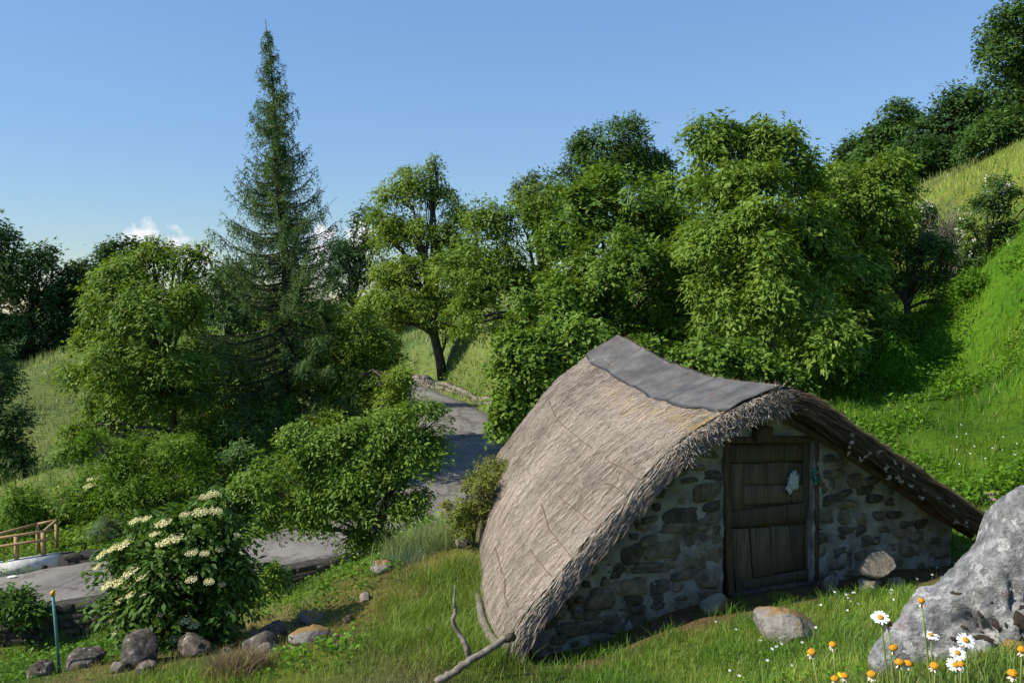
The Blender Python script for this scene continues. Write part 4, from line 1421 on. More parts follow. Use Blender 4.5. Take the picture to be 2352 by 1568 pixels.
for lab, x, y, d, lb, nl, mt, lf in [
        ('tangled green bush filling the gap between left walnut and larch', 480, 1000, 31, [(470, 800, 50, 60), (500, 880, 55, 60), (450, 900, 50, 50), (540, 850, 50, 60), (480, 960, 60, 50), (560, 930, 50, 50)], 11000, 'maple', .15),
        ('tangled dark bush under the left walnut', 300, 1010, 30, [(300, 960, 70, 40), (230, 970, 50, 40), (380, 980, 70, 40), (330, 900, 60, 40), (160, 1040, 40, 30)], 9000, 'maple', .14),
        ('broad hazel behind the larch on its road side', 740, 900, 40, [(700, 760, 50, 60), (760, 800, 60, 60), (700, 850, 50, 60), (800, 850, 60, 55), (820, 740, 40, 40), (660, 740, 40, 50)], 9000, 'walnut_yellow', .19),
        ('green bush hanging over the left edge of the climbing road', 930, 960, 33, [(890, 850, 38, 42), (880, 910, 42, 45), (915, 900, 24, 28), (880, 800, 30, 35)], 5500, 'walnut', .15),
        ('dark hazel thicket in the shade left behind the tallest walnut', 1640, 840, 27, [(1640, 720, 70, 60), (1600, 800, 70, 50), (1700, 780, 70, 55), (1560, 740, 50, 50), (1670, 650, 60, 50), (1590, 600, 60, 60), (1600, 680, 60, 55), (1570, 520, 50, 50), (1610, 440, 40, 40)], 11000, 'maple', .14),
        ('dark hazel thicket in the shade right behind the tallest walnut', 1860, 830, 27, [(1850, 720, 70, 60), (1920, 780, 70, 50), (1820, 800, 60, 50), (1960, 720, 60, 50), (1880, 640, 60, 50), (2010, 770, 50, 40), (1850, 560, 55, 55), (1880, 480, 50, 50)], 11000, 'maple', .14),
        ('leafy bush below the wide walnut on the slope', 2010, 790, 23, [(2000, 740, 50, 42), (2050, 770, 50, 36), (1960, 790, 45, 36)], 4500, 'walnut', .12),
        ('bush at the foot of the dense walnut beside the road bank', 1190, 850, 36, [(1220, 815, 50, 36), (1270, 800, 50, 40), (1310, 770, 45, 45)], 4000, 'walnut', .17),
        ('fresh green bush under the larch on the left side', 560, 1060, 28.5, [(540, 980, 60, 45), (600, 1000, 60, 45), (480, 1010, 55, 45), (640, 960, 50, 45), (700, 1000, 50, 40)], 8000, 'maple', .13),
        ('yellowish scrub under the larch beside the road', 700, 1050, 27.5, [(690, 1030, 50, 35), (750, 990, 50, 40), (640, 1050, 50, 35)], 4500, 'walnut_yellow', .12)]:
    make_tree('hazel_bush', lab, 'bush', gp(x, y, d), P(x, y - 60, d), lb, d, nl, lf, M[mt], tr=0.05, aspect=0.6, twigs=6)

# --- wood along the upper right
forest = [('tallest dark chestnut at the right edge of the picture', 2345, 330, 47, [(2330, 90, 65, 75), (2330, 40, 40, 40), (2300, 120, 35, 45), (2310, 190, 55, 60), (2360, 200, 70, 80), (2330, 270, 70, 55), (2390, 120, 60, 90)], 12000, 'forest'),
          ('dark rounded chestnut left of the tallest one on the hill', 2210, 395, 56, [(2190, 250, 55, 42), (2230, 270, 50, 50), (2150, 300, 50, 45), (2200, 330, 75, 50), (2260, 320, 50, 50), (2120, 340, 50, 45), (2230, 375, 60, 30)], 10000, 'dark'),
          ('round grey-green chestnut crown at the middle of the hilltop wood', 2060, 430, 62, [(2060, 285, 55, 45), (2020, 320, 42, 40), (2085, 330, 60, 50), (2040, 370, 60, 40), (2000, 370, 45, 40), (2090, 390, 60, 40)], 9000, 'forest'),
          ('small leftmost tree of the hilltop wood', 1960, 465, 66, [(1950, 350, 28, 30), (1985, 375, 40, 30), (1945, 390, 35, 28)], 3800, 'dark'),
          ('low dark tree at the foot of the hilltop wood above the meadow', 2130, 425, 52, [(2110, 370, 60, 40), (2160, 370, 55, 42), (2070, 400, 45, 32), (2190, 385, 40, 28)], 6500, 'dark'),
          ('bushy tree under the tallest chestnut at the meadow edge', 2290, 360, 46, [(2270, 310, 48, 40), (2320, 300, 45, 35), (2240, 340, 42, 30)], 4500, 'forest'),
          ('low tree left below the round grey-green chestnut', 2010, 470, 57, [(2000, 420, 50, 30), (1965, 420, 40, 30), (2050, 420, 40, 28)], 3500, 'forest')]
for lab, x, y, d, lb, nl, mt in forest:
    make_tree('chestnut_tree', lab, 'tree', gp(x, y, d), P(x, lb[0][1] + 30, d), lb, d, nl, 0.0050 * d, M[mt], tr=0.2, twigs=5, group='trees of the hilltop wood', aspect=0.55)

# --- left side
make_tree('walnut_tree', 'bright walnut on the left standing beside the larch', 'tree', gp(395, 1015, 28), P(375, 760, 28),
          [(300, 640, 70, 70), (400, 620, 62, 55), (440, 590, 32, 28), (350, 590, 32, 28), (240, 690, 55, 55), (340, 730, 85, 80, -1), (430, 720, 60, 75, -.5), (225, 790, 45, 55), (300, 830, 80, 60, -1), (400, 850, 70, 60, -1), (180, 860, 60, 30, -.5), (250, 900, 60, 40, -1), (340, 930, 80, 45, -1), (440, 930, 50, 50), (190, 1000, 35, 30, -1)],
          28, 26000, 0.15, M['walnut'], tr=0.15, droop=0.5)
lefts = [('dark tree with a rounded top in the far left wood', 70, 850, 60, [(75, 620, 52, 60), (50, 690, 55, 60), (110, 700, 50, 55), (70, 780, 70, 60), (40, 840, 60, 40), (110, 830, 55, 40), (20, 740, 60, 60)], 8000),
         ('dark tree second from the left edge in the far left wood', 190, 825, 62, [(185, 640, 40, 42), (160, 690, 45, 50), (205, 720, 50, 60), (150, 780, 60, 50), (190, 790, 60, 40), (130, 730, 50, 50), (230, 760, 50, 45)], 7500),
         ('dark tree behind the bright walnut with twin tops', 285, 800, 66, [(255, 590, 30, 32), (300, 580, 30, 30), (275, 640, 50, 50), (270, 720, 60, 60), (290, 790, 70, 40), (220, 690, 45, 60), (330, 700, 50, 60)], 7000),
         ('dark tree cut by the left edge of the picture', -25, 870, 57, [(-20, 600, 40, 70), (-10, 690, 50, 70), (-30, 790, 60, 70), (5, 760, 45, 50), (-20, 850, 60, 50), (15, 640, 35, 50), (-5, 545, 22, 40)], 7000),
         ('dark tree hidden between the bright walnut and the larch', 520, 790, 60, [(510, 660, 40, 40), (540, 640, 40, 40), (520, 730, 60, 60), (600, 700, 50, 50), (450, 720, 50, 50), (560, 780, 60, 40)], 6500)]
for lab, x, y, d, lb, nl in lefts:
    make_tree('oak_tree', lab, 'tree', gp(x, y, d), P(x, lb[0][1] + 40, d), lb, d, nl, 0.0052 * d, M['dark'], tr=0.2, twigs=5, group='trees of the far left wood', aspect=0.55)
make_tree('oak_tree', 'shadowy low tree at the left edge beside the pale field', 'tree', gp(-30, 1060, 33), P(-20, 950, 33),
          [(-30, 900, 60, 70), (10, 1080, 60, 40), (60, 1070, 40, 30), (20, 980, 45, 45), (-10, 1040, 60, 45), (50, 1030, 30, 28), (-40, 820, 50, 50), (10, 880, 25, 35)], 33, 7000, 0.16, M['dark'], tr=0.14)
make_tree('hazel_tree', 'yellow-green tree between the larch and the road', 'tree', gp(790, 1010, 30), P(790, 850, 30),
          [(760, 730, 45, 38, 1), (830, 770, 60, 55), (880, 800, 35, 45), (905, 940, 40, 40, -2), (925, 870, 28, 36, -2), (770, 830, 70, 60), (850, 870, 62, 55), (900, 890, 32, 35, -1), (790, 920, 70, 50, -.5), (870, 950, 55, 45, -1), (720, 880, 50, 60, -.5)],
          30, 16000, 0.14, M['walnut_yellow'], tr=0.12, droop=0.4)
make_tree('plum_bush', 'wide bright green bush between the road and the hut', 'bush', gp(872, 1285, 16), P(860, 1170, 16),
          [(820, 1010, 85, 55), (900, 1000, 65, 60), (960, 960, 45, 40), (730, 1060, 80, 60), (850, 1090, 95, 70), (950, 1080, 75, 75), (990, 1040, 35, 40), (650, 1100, 70, 55), (750, 1160, 85, 60), (640, 1180, 60, 50), (860, 1180, 80, 55), (950, 1160, 60, 50), (580, 1130, 45, 45), (690, 1010, 45, 35), (1010, 960, 22, 38), (985, 1020, 28, 40), (600, 1220, 45, 30), (720, 1215, 40, 25), (830, 1250, 45, 30), (900, 1240, 35, 30), (800, 1300, 30, 25)],
          16, 32000, 0.085, M['plum'], tr=0.07, aspect=0.42, droop=0.3, twigs=10)
make_tree('maple_bush', 'leafy bush behind the left flank of the thatch beside the road', 'bush', gp(1225, 960, 19), P(1220, 880, 19),
          [(1230, 810, 60, 50), (1170, 860, 45, 45), (1270, 860, 65, 55), (1190, 930, 55, 50), (1160, 980, 32, 30), (1240, 950, 50, 50), (1320, 830, 55, 50), (1180, 800, 40, 35), (1340, 780, 40, 40)],
          19, 13000, 0.11, M['plum'], tr=0.06, aspect=0.7)
make_tree('maple_bush', 'dark undergrowth bush close behind the middle of the hut ridge', 'bush', gp(1640, 900, 18), P(1640, 840, 18),
          [(1560, 850, 60, 45), (1650, 840, 65, 50), (1730, 850, 50, 50), (1480, 830, 50, 40), (1800, 880, 40, 40)], 18, 9000, 0.11, M['maple'], tr=0.06, aspect=0.7)

# shrubs beyond the road on the left
make_tree('locust_shrub', 'ferny bright green shrub beyond the road under the left walnut', 'bush', gp(360, 1200, 24.5), P(350, 1120, 24.5),
          [(300, 1050, 75, 40), (400, 1030, 75, 40), (240, 1090, 60, 35), (340, 1110, 90, 45), (440, 1090, 60, 50), (260, 1150, 60, 35), (380, 1180, 80, 40), (200, 1020, 25, 25), (470, 1150, 50, 50)],
          24.5, 15000, 0.12, M['ferny'], tr=0.06, aspect=0.35, droop=0.2)
make_tree('hazel_shrub', 'green shrub behind the wooden railing', 'bush', gp(80, 1225, 26), P(80, 1170, 26),
          [(50, 1150, 50, 30), (110, 1180, 60, 30), (30, 1200, 55, 30), (150, 1200, 50, 30), (170, 1150, 35, 30), (90, 1225, 60, 20)], 26, 7000, 0.12, M['ferny'], tr=0.05, aspect=0.45)
make_tree('willow_shrub', 'small grey-green shrub at the far kerb of the road', 'bush', gp(250, 1248, 24), P(250, 1220, 24), [(245, 1215, 32, 30), (275, 1225, 22, 22), (222, 1230, 18, 20)], 24, 2600, 0.07, M['grey_green'], tr=0.03, aspect=0.3)
make_tree('hazel_shrub', 'dark shrub wall beyond the road behind the elder', 'bush', gp(500, 1240, 24), P(500, 1190, 24),
          [(480, 1180, 60, 45), (540, 1150, 60, 60), (430, 1220, 50, 30), (590, 1090, 60, 50), (540, 1070, 50, 40)], 25, 8000, 0.12, M['forest'], tr=0.05)
make_tree('elder_seedling', 'low young elder on the near wall at the lower left edge', 'bush', P(40, 1408, 19.25), P(45, 1395, 18.8), [(35, 1378, 42, 16), (75, 1395, 30, 12), (10, 1400, 35, 16), (50, 1400, 40, 12)], 18.8, 1500, 0.12, M['elder'], tr=0.025, aspect=0.4)
make_tree('bramble_sapling', 'small yellow-green sapling right of the flowering elder', 'bush', gp(620, 1430, 12.5), P(625, 1370, 12.5),
          [(620, 1330, 32, 30), (640, 1370, 30, 35), (600, 1390, 32, 35), (630, 1310, 22, 20), (585, 1420, 25, 20)], 12.5, 3000, 0.055, M['plum'], tr=0.02, aspect=0.6)
make_tree('cotoneaster_shrub', 'small-leaved reddish green shrub against the lower left thatch', 'bush', gp(1085, 1240, 11.4), P(1095, 1170, 11.4),
          [(1130, 1085, 38, 42, .5), (1095, 1130, 46, 48), (1070, 1185, 44, 44), (1170, 1080, 24, 24, .4), (1055, 1215, 32, 30), (1110, 1180, 32, 34), (1155, 1105, 30, 24, .4)], 11.4, 14000, 0.032, M['redgreen'], tr=0.025, arms=4, aspect=0.5)

# thorn bushes on the right hillside
def thorn(lab, x, y, d, lb, nl, white):
    root, lobes, cen = make_tree('hawthorn_bush', lab, 'bush', gp(x, y, d), P(x, y - 40, d), lb, d, nl, 0.085, M['thorn'], tr=0.05, aspect=0.6)
    if white:
        c2, ow, cr, ci, sz = crown_points([(c, r * 1.04) for c, r in lobes], white, per=5, shell=0.9)
        pos = np.repeat(c2, 5, 0) + rng.normal(0, 0.05, (len(c2) * 5, 3))
        ow = np.repeat(ow, 5, 0)
        nn = nz(ow + Z3 * 0.6)
        me = leaf_mesh('blossom', pos, nz(np.cross(nn, rng.normal(size=nn.shape))), nn, np.full(len(pos), 0.055), np.full(len(pos), 0.055), rng.random(len(pos)), root)
        obj('blossom', me, M['blossom'], root)


thorn('hawthorn with white blossom high on the right slope', 2270, 590, 25.5, [(2270, 490, 50, 42), (2320, 470, 50, 45), (2350, 540, 50, 45), (2250, 560, 42, 38), (2300, 550, 50, 40), (2220, 520, 35, 35), (2330, 590, 50, 40), (2290, 430, 35, 30), (2240, 600, 40, 30)], 10000, 700)
thorn('scrubby hawthorn left of the bare twiggy shrub', 2115, 540, 29, [(2110, 500, 35, 28), (2150, 545, 38, 28), (2130, 480, 22, 18)], 2600, 60)
# bare twiggy shrub
tw_base = gp(2180, 545, 27.5)
dead = empty('dead_shrub', tw_base, 'bare brown twiggy shrub between the two hawthorns', 'bush')
mb = MB()
for k in range(150):
    tip = P(2180 + rng.normal(0, 22), 500 + rng.normal(0, 18), 27.5 + rng.normal(0, 0.3))
    mb.tube(bent(tw_base + rng.normal(0, 0.12, 3) - Z3 * 0.1, tip, 0.1, 5, 0.25), np.linspace(0.014, 0.005, 5), 4, cap=False)
mb.build('twigs', M['bark_pale'], dead)

# undergrowth bushes that hug the slope
for lab, x, y, d, lb, nl in [('low nettle-green bush right of the small fruit tree', 2230, 690, 22.5, [(2225, 665, 35, 30), (2250, 700, 35, 25)], 2200),
                             ('low leafy bush at the shaded foot of the big walnut', 1990, 860, 20, [(1980, 830, 50, 30), (1930, 870, 45, 30), (2040, 800, 40, 28)], 3000)]:
    make_tree('bramble_bush', lab, 'bush', gp(x, y, d), P(x, y - 15, d), lb, d, nl, 0.09, M['cover'], tr=0.03, aspect=0.6)

# ------------------------------------------------------------------ larch
lb_ = gp(665, 1010, 30)
lt_ = P(613, 45, 30)
larch = empty('larch_tree', lb_, 'tall pointed larch with upturned branch tips left of the road', 'tree')
HT = lt_[2] - lb_[2]


def larch_axis(f):
    p = lb_ * (1 - f) + lt_ * f
    return p + np.array([0.30 * math.sin(f * 2.6) * (1 - f) + 0.05 * math.sin(f * 17), 0, 0])


mb = MB()
fs = np.linspace(-0.02, 1, 30)
mb.tube([larch_axis(f) for f in fs], np.maximum(0.24 * (1 - fs) ** 0.9, 0.012), 8)
npos, nax, nrnd = [], [], []
# half width of the crown by height fraction, from the photograph
hw_f = [0.05, 0.13, 0.25, 0.36, 0.45, 0.52, 0.60, 0.68, 0.76, 0.84, 0.92, 0.97, 1.0]
hw_w = [3.7, 3.7, 3.5, 3.1, 2.5, 2.0, 1.6, 1.28, 0.92, 0.58, 0.33, 0.15, 0.0]
for f in np.concatenate([np.linspace(0.03, 0.97, 120)]):
    a0 = larch_axis(f)
    for k in range(3 if f < 0.82 else 2):
        az = rng.random() * 6.283
        long_ = rng.random() < 0.14 and f < 0.74
        Lb = np.interp(f, hw_f, hw_w) * rng.uniform(0.5, 1.08) * (1.3 if long_ else 1)
        dirh = np.array([math.cos(az), math.sin(az), 0])
        m_ = 9
        q = np.linspace(0, 1, m_)
        dip = -0.10 * Lb * np.sin(q * math.pi * 0.8) + (0.42 if f > 0.3 else 0.2) * Lb * q ** 2.2 - (0.04 + (0.16 if f < 0.3 else 0)) * Lb * q
        pts = a0 + dirh * (q * Lb)[:, None] + Z3 * dip[:, None] + rng.normal(0, 0.015 * Lb, (m_, 3)) * q[:, None]
        mb.tube(pts, np.linspace(0.012 + 0.012 * Lb, 0.005, m_), 4, cap=False)
        # pendulous twigs with needle tufts
        nt_ = int((8 + 15 * Lb) * (1.0 if f < 0.5 else 0.86))
        qq = rng.uniform(0.05, 0.82 if long_ else 1.0, nt_)
        for qv in qq:
            st = np.array([np.interp(qv, q, pts[:, c]) for c in range(3)])
            lt2 = rng.uniform(0.15, 0.75) * (0.5 + 0.5 * min(1, Lb))
            lat = nz(np.cross(dirh, Z3)) * rng.normal(0, 0.7) + dirh * 0.35
            en = st + (lat * 0.55 - Z3 * rng.uniform(0.25, 1.0)) * lt2
            mm = max(4, int(lt2 / 0.042))
            w2 = np.linspace(0.05, 1, mm)[:, None]
            npos.append(st * (1 - w2) + en * w2 - Z3 * 0.05 * lt2 * w2 ** 2)
            nax.append(np.tile(nz(en - st), (mm, 1)))
            nrnd.append(np.full(mm, rng.random()))
        mm = int(Lb / (0.10 if long_ else 0.05))
        w2 = np.linspace(0.1, 0.8 if long_ else 1, mm)
        npos.append(np.stack([np.interp(w2, q, pts[:, c]) for c in range(3)], -1))
        nax.append(np.tile(dirh, (mm, 1)))
        nrnd.append(np.full(mm, rng.random()))
mb.build('trunk', M['bark_larch'], larch)
npos, nax, nrnd = np.concatenate(npos), np.concatenate(nax), np.concatenate(nrnd)
nn_ = len(npos)
ax = nz(nax * 0.6 + rng.normal(0, 0.75, (nn_, 3)))
nr = nz(rng.normal(size=(nn_, 3)) + Z3 * 0.4)
obj('needles', leaf_mesh('needles', npos, ax, nr, rng.uniform(0.07, 0.15, nn_), rng.uniform(0.02, 0.042, nn_), 0.5 * nrnd + 0.5 * rng.random(nn_), larch), M['larch'], larch)
print('larch tufts', nn_)

# ------------------------------------------------------------------ flowering elder in front
eb = gp(440, 1485, 10.0)
eroot, elobes, ecen = make_tree('elder_shrub', 'flowering elder shrub with flat cream flower heads beside the road wall', 'bush', eb, P(440, 1400, 10.0),
          [(440, 1200, 65, 42), (360, 1250, 85, 40), (480, 1250, 65, 50), (310, 1290, 70, 40), (410, 1310, 100, 60, -.2), (500, 1320, 60, 60), (310, 1370, 60, 50), (400, 1400, 90, 60, -.3), (510, 1410, 55, 55), (330, 1430, 55, 35), (440, 1450, 80, 30, -.2), (490, 1150, 25, 18), (540, 1350, 30, 40)],
          10.0, 13500, 0.10, M['elder'], tr=0.035, aspect=0.42, droop=0.35)
# one flower head: a domed plate of florets on spreading rays
hv, hq, hr = [], [], []
nfl = 130
a_ = rng.random(nfl) * 6.283
r_ = np.sqrt(rng.random(nfl))
fp = np.stack([r_ * np.cos(a_), r_ * np.sin(a_), 0.10 * (1 - r_ ** 2) + 0.04 * rng.normal(size=nfl)], -1) * 0.5
nrm = nz(np.stack([0.3 * r_ * np.cos(a_), 0.3 * r_ * np.sin(a_), np.ones(nfl)], -1) + rng.normal(0, 0.35, (nfl, 3)))
fl_me = leaf_mesh('flower_head', fp, nz(np.cross(nrm, rng.normal(size=(nfl, 3)))), nrm, np.full(nfl, 0.12), np.full(nfl, 0.11), rng.random(nfl), None)
fl_me.materials.append(M['umbel'])


def umbel(root, p, size, tilt):
    o = bpy.data.objects.new('flower_head', fl_me)
    col.objects.link(o)
    o.parent = root
    o.location = [float(c) for c in (np.asarray(p) - wloc(root))]
    q = Vector(tilt).to_track_quat('Z', 'Y')
    o.rotation_euler = q.to_euler()
    o.scale = (size, size, size)


for (x, y, w) in [(310, 1195, 40), (335, 1190, 38), (375, 1200, 46), (490, 1133, 42), (470, 1140, 34), (460, 1175, 40), (495, 1172, 34), (425, 1180, 30), (400, 1235, 48), (375, 1245, 42), (355, 1225, 26), (260, 1258, 44),
                  (285, 1250, 42), (235, 1272, 36), (224, 1300, 26), (300, 1312, 44), (322, 1325, 30), (250, 1340, 46), (275, 1335, 40), (290, 1345, 30), (280, 1375, 42), (300, 1365, 28), (262, 1400, 42), (258, 1420, 36), (285, 1412, 30),
                  (265, 1450, 32), (280, 1468, 26), (440, 1268, 36), (470, 1270, 30), (425, 1423, 46), (445, 1435, 36), (370, 1410, 30), (400, 1465, 34), (530, 1402, 36), (525, 1425, 42), (545, 1445, 32), (520, 1450, 26), (440, 1330, 34), (480, 1335, 34), (510, 1340, 28), (330, 1365, 24), (545, 1228, 24), (505, 1260, 26)]:
    dp = 9.35 + 0.25 * abs(y - 1330) / 150 + (0.25 if x < 300 or x > 500 else 0)
    dirx = (x - 400) / 160
    umbel(eroot, P(x, y, dp), w * dp / F * rng.uniform(0.68, 1.0), (0.45 * dirx - 0.1, -0.28, 1.0))
# second elder, smaller, beyond the road
er2, el2, ec2 = make_tree('elder_shrub', 'distant elder with a few white flower heads beyond the road', 'bush', gp(200, 1165, 27), P(200, 1120, 27), [(200, 1115, 35, 26), (170, 1140, 30, 20), (230, 1140, 30, 22)], 27, 2200, 0.12, M['elder'], tr=0.04, aspect=0.42)
for (x, y, w) in [(215, 1098, 30), (185, 1130, 26), (205, 1115, 30), (235, 1095, 24), (170, 1138, 22)]:
    umbel(er2, P(x, y, 26.2), w * 26.2 / F, (-0.2, -0.25, 1))

# ------------------------------------------------------------------ rocks and stones
def ico(sub):
    import bmesh
    bm = bmesh.new()
    bmesh.ops.create_icosphere(bm, subdivisions=sub, radius=1.0)
    v = np.array([x.co for x in bm.verts])
    f = np.array([[q.index for q in p.verts] for p in bm.faces])
    bm.free()
    return v, f


ICO = {k: ico(k) for k in (2, 3, 4, 5, 6)}


def chisel(p, c, n, depth, seed):
    """flatten the stone against random planes: broken faces with edges"""
    rs = np.random.default_rng(seed + 900)
    for _ in range(n):
        d = rs.normal(size=3)
        d /= np.linalg.norm(d)
        h = (p - c) @ d
        lim = h.max() * (1 - depth * rs.uniform(0.2, 1.0))
        ex = np.maximum(0, h - lim)
        p = p - ex[:, None] * d * 0.92
    return p


def sdf_rock(name, mat, parts, cen, sub, seed, rough=0.06, k=0.12, freq=2.2, parent=None, smooth=True, ridge=0.0, cut=24):
    """star-shaped stone: smooth union of ellipsoids seen from an inner point, then weathered"""
    v, f = ICO[sub]
    cen = np.asarray(cen, float)
    lo, hi = np.zeros(len(v)), np.full(len(v), 6.0)

    def sd(p):
        s = 0
        for c, r in parts:
            r = np.asarray(r)
            q = (p - c) / r
            ln = np.linalg.norm(q, axis=1)
            d_ = (ln - 1) * r.min()
            s = s + np.exp(-d_ / k)
        return -k * np.log(s + 1e-12)
    for _ in range(24):
        m_ = (lo + hi) / 2
        ins = sd(cen + v * m_[:, None]) < 0
        lo, hi = np.where(ins, m_, lo), np.where(ins, hi, m_)
    p = cen + v * lo[:, None]
    sz = lo.mean()
    o_ = np.array([seed * 7.1, seed * 3.3, seed * 1.7])
    d_ = fbm(v * freq + o_, 5) * rough * sz * 2
    if ridge: d_ = d_ - ridge * sz * np.maximum(0, 0.35 - np.abs(fbm(v * freq * 1.1 + o_ * 2, 3)))
    p = p + v * d_[:, None]
    if cut: p = cen + (chisel(p, cen, cut, 0.38, seed) - cen) * 1.16
    p = p + v * (0.022 * sz * fbm(v * 10 + o_, 4))[:, None]
    if parent is not None: p = p - wloc(parent)
    return obj(name, mesh_np(name, p, None, f, smooth=smooth), mat, parent)


def rock(label, cat, px, py, d, w, h, mat, seed, sub=4, rough=0.085, sink=0.25, name='rock', group=None, depth=0.85, flat=0.25, facet=True):
    """stone whose visible extent is w x h pixels with its foot at (px, py)"""
    k = d / F
    g = P(px, py, d)
    g[2] = z1(g[0], g[1]) - 0.10 * h * k
    r = 0.94 * np.array([w * k / 2, w * k / 2 * depth, h * k * 0.62])
    c = g + Z3 * (h * k - r[2] * 0.98)
    rs = np.random.default_rng(seed)
    parts = [(c, r)]
    for _ in range(3):
        o_ = rs.normal(0, 0.42, 3) * r
        o_[2] = -abs(o_[2]) * 0.5
        parts.append((c + o_, r * rs.uniform(0.45, 0.72, 3)))
    o = sdf_rock(name, mat, parts, c, sub, seed, rough, 0.05 * w * k, 2.3, ridge=0.07 if facet else 0.0)
    return single(o, label, cat, group, base=g)


for a in [('big brown pitted rock in front of the flowering elder', 325, 1530, 8.9, 112, 88, 'rock', 1),
          ('upright dark rock just right of the elder foot', 450, 1510, 9.3, 76, 58, 'rock', 2),
          ('grey rounded rock leaning on a smaller one right of the elder', 602, 1520, 9.0, 82, 62, 'rock', 3),
          ('small pointed grey rock against the rounded grey rock', 612, 1530, 8.8, 38, 34, 'pale_rock', 4),
          ('dark rock with olive top in the back of the rock row', 632, 1468, 9.9, 72, 44, 'rock', 5),
          ('pale rock low in the back of the rock row', 585, 1470, 9.8, 46, 26, 'pale_rock', 6),
          ('dark flat rock lying behind the teal stake', 190, 1532, 9.2, 100, 42, 'rock', 7),
          ('dark low rock at the bottom left beside the stake', 95, 1560, 8.9, 80, 34, 'rock', 8),
          ('pale boulder piece in front of the big brown rock', 338, 1557, 8.5, 46, 34, 'rock', 9),
          ('little grey stone left of the pale boulder piece', 266, 1555, 8.6, 34, 26, 'pale_rock', 10),
          ('small stone between the dark rock and the rounded grey rock', 518, 1500, 9.2, 28, 20, 'rock', 11),
          ('rust-stained ledge rock on the bank above the rock row', 722, 1492, 9.4, 80, 36, 'mossy_rock', 12),
          ('mossy dark rock half sunk in the bank below the bush', 700, 1420, 10.6, 62, 26, 'mossy_rock', 13),
          ('white limestone stub in the dry bank', 838, 1400, 10.6, 26, 22, 'pale_rock', 14),
          ('red-brown outcrop at the top of the dry bank', 880, 1320, 11.4, 52, 26, 'mossy_rock', 15),
          ('small white stone on the grass crest left of the thatch', 1062, 1243, 11.6, 40, 22, 'pale_rock', 16),
          ('flat pale stone sunk in the long grass', 985, 1435, 8.9, 46, 20, 'pale_rock', 17),
          ('pale low stone behind the far end of the hut', 2285, 1178, 12.2, 70, 26, 'mossy_rock', 18),
          ('rough white stone at the left foot of the door', 1640, 1392, 8.9, 62, 50, 'pale_rock', 20),
          ('small whitewashed stone at the right foot of the door', 1908, 1345, 9.45, 34, 40, 'pale_rock', 21),
          ('grey stone under the left of the propped slab', 2000, 1352, 9.25, 54, 32, 'pale_rock', 22),
          ('brown stone under the right of the propped slab', 2058, 1342, 9.4, 46, 26, 'pale_rock', 23)]:
    rock(a[0], 'rock', a[1], a[2], a[3], a[4], a[5], M[a[6]], a[7])
rock('round moss-capped stone in the grass before the door', 'rock', 1802, 1470, 7.4, 168, 70, M['mossy_rock'], 31, sub=5, rough=0.05, depth=0.8, facet=False)
# slab propped on two stones
k9 = 9.3 / F
c = P(2012, 1300, 9.3)
o = sdf_rock('rock', M['pale_rock'], [(c, np.array([50 * k9, 0.17, 23 * k9])), (c + [0.06, 0, 0.03], np.array([34 * k9, 0.15, 22 * k9]))], c, 4, 33, 0.05, 0.04, 1.5)
single(o, 'brown slab stone propped on two stones by the wall', 'rock')
# small stones strewn over the bank
for k in range(11):
    x, y = rng.uniform(500, 900), 0
    d = rng.uniform(8.6, 11.2)
    g = P(x, 1500, d)
    w = rng.uniform(12, 30)
    rock('small stone lying loose on the bare bank', 'rock', x, 1500, d, w, w * rng.uniform(.5, .8), M['pale_rock'] if k % 2 else M['rock'], 60 + k, sub=3, name='stone', group='loose stones on the bank')

# the big lichened boulder at the right edge
kb = 4.2 / F


def bp(px, py, dd=0.0): return P(px, py, 4.2 + dd)


OUTL = [(2360, 1090), (2335, 1108), (2315, 1132), (2305, 1180), (2285, 1225), (2262, 1262), (2222, 1296), (2195, 1318), (2152, 1346), (2118, 1352), (2098, 1372), (2062, 1425), (2012, 1462), (1988, 1492), (1968, 1528), (1985, 1575), (2000, 1640),
        (2150, 1720), (2350, 1730), (2520, 1700), (2600, 1560), (2590, 1400), (2520, 1250), (2440, 1130)]
cb = bp(2300, 1480, 0.15)
ov = np.array([P(x, y, cb[1]) for x, y in OUTL]) - cb
oa = np.arctan2(ov[:, 2], ov[:, 0])
orr = np.hypot(ov[:, 0], ov[:, 2])
so = np.argsort(oa)
oa, orr = oa[so], orr[so]
oa = np.concatenate([oa[-1:] - 2 * math.pi, oa, oa[:1] + 2 * math.pi])
orr = np.concatenate([orr[-1:], orr, orr[:1]])
v, f = ICO[6]
pl = np.hypot(v[:, 0], v[:, 2])
tha = np.arctan2(v[:, 2], v[:, 0])
Rr = np.interp(tha, oa, orr)
Rr = Rr * pl ** 0.6 + (1 - pl ** 0.6) * orr.mean()
q = np.stack([v[:, 0] / (pl + 1e-6) * pl ** 0.75 * Rr, v[:, 1] * 0.50, v[:, 2] / (pl + 1e-6) * pl ** 0.75 * Rr], -1)
q0 = q.copy()
q = chisel(q, np.zeros(3), 60, 0.20, 5)
sil = np.clip((pl - 0.9) / 0.1, 0, 1)[:, None]
q = q * (1 - sil * 0.8) + q0 * sil * 0.8
nd = nz(q * [1, 1.6, 1])
rdg = np.maximum(0, 0.30 - np.abs(fbm(q * 2.3 + 4.4, 4)))
dsp = 0.055 * fbm(q * 2.6 + 11, 5) - 0.16 * rdg * (1 - pl ** 6) + 0.016 * fbm(q * 14 + 3, 4) - 0.05 * np.maximum(0, 0.06 - np.abs(fbm(q * 3.1 + 21, 3))) / 0.06
cx_ = np.array([P(x, y, cb[1]) - cb for x, y in ((2120, 1352), (2215, 1400), (2235, 1500), (2300, 1568))])
dl = np.full(len(q), 9.0)
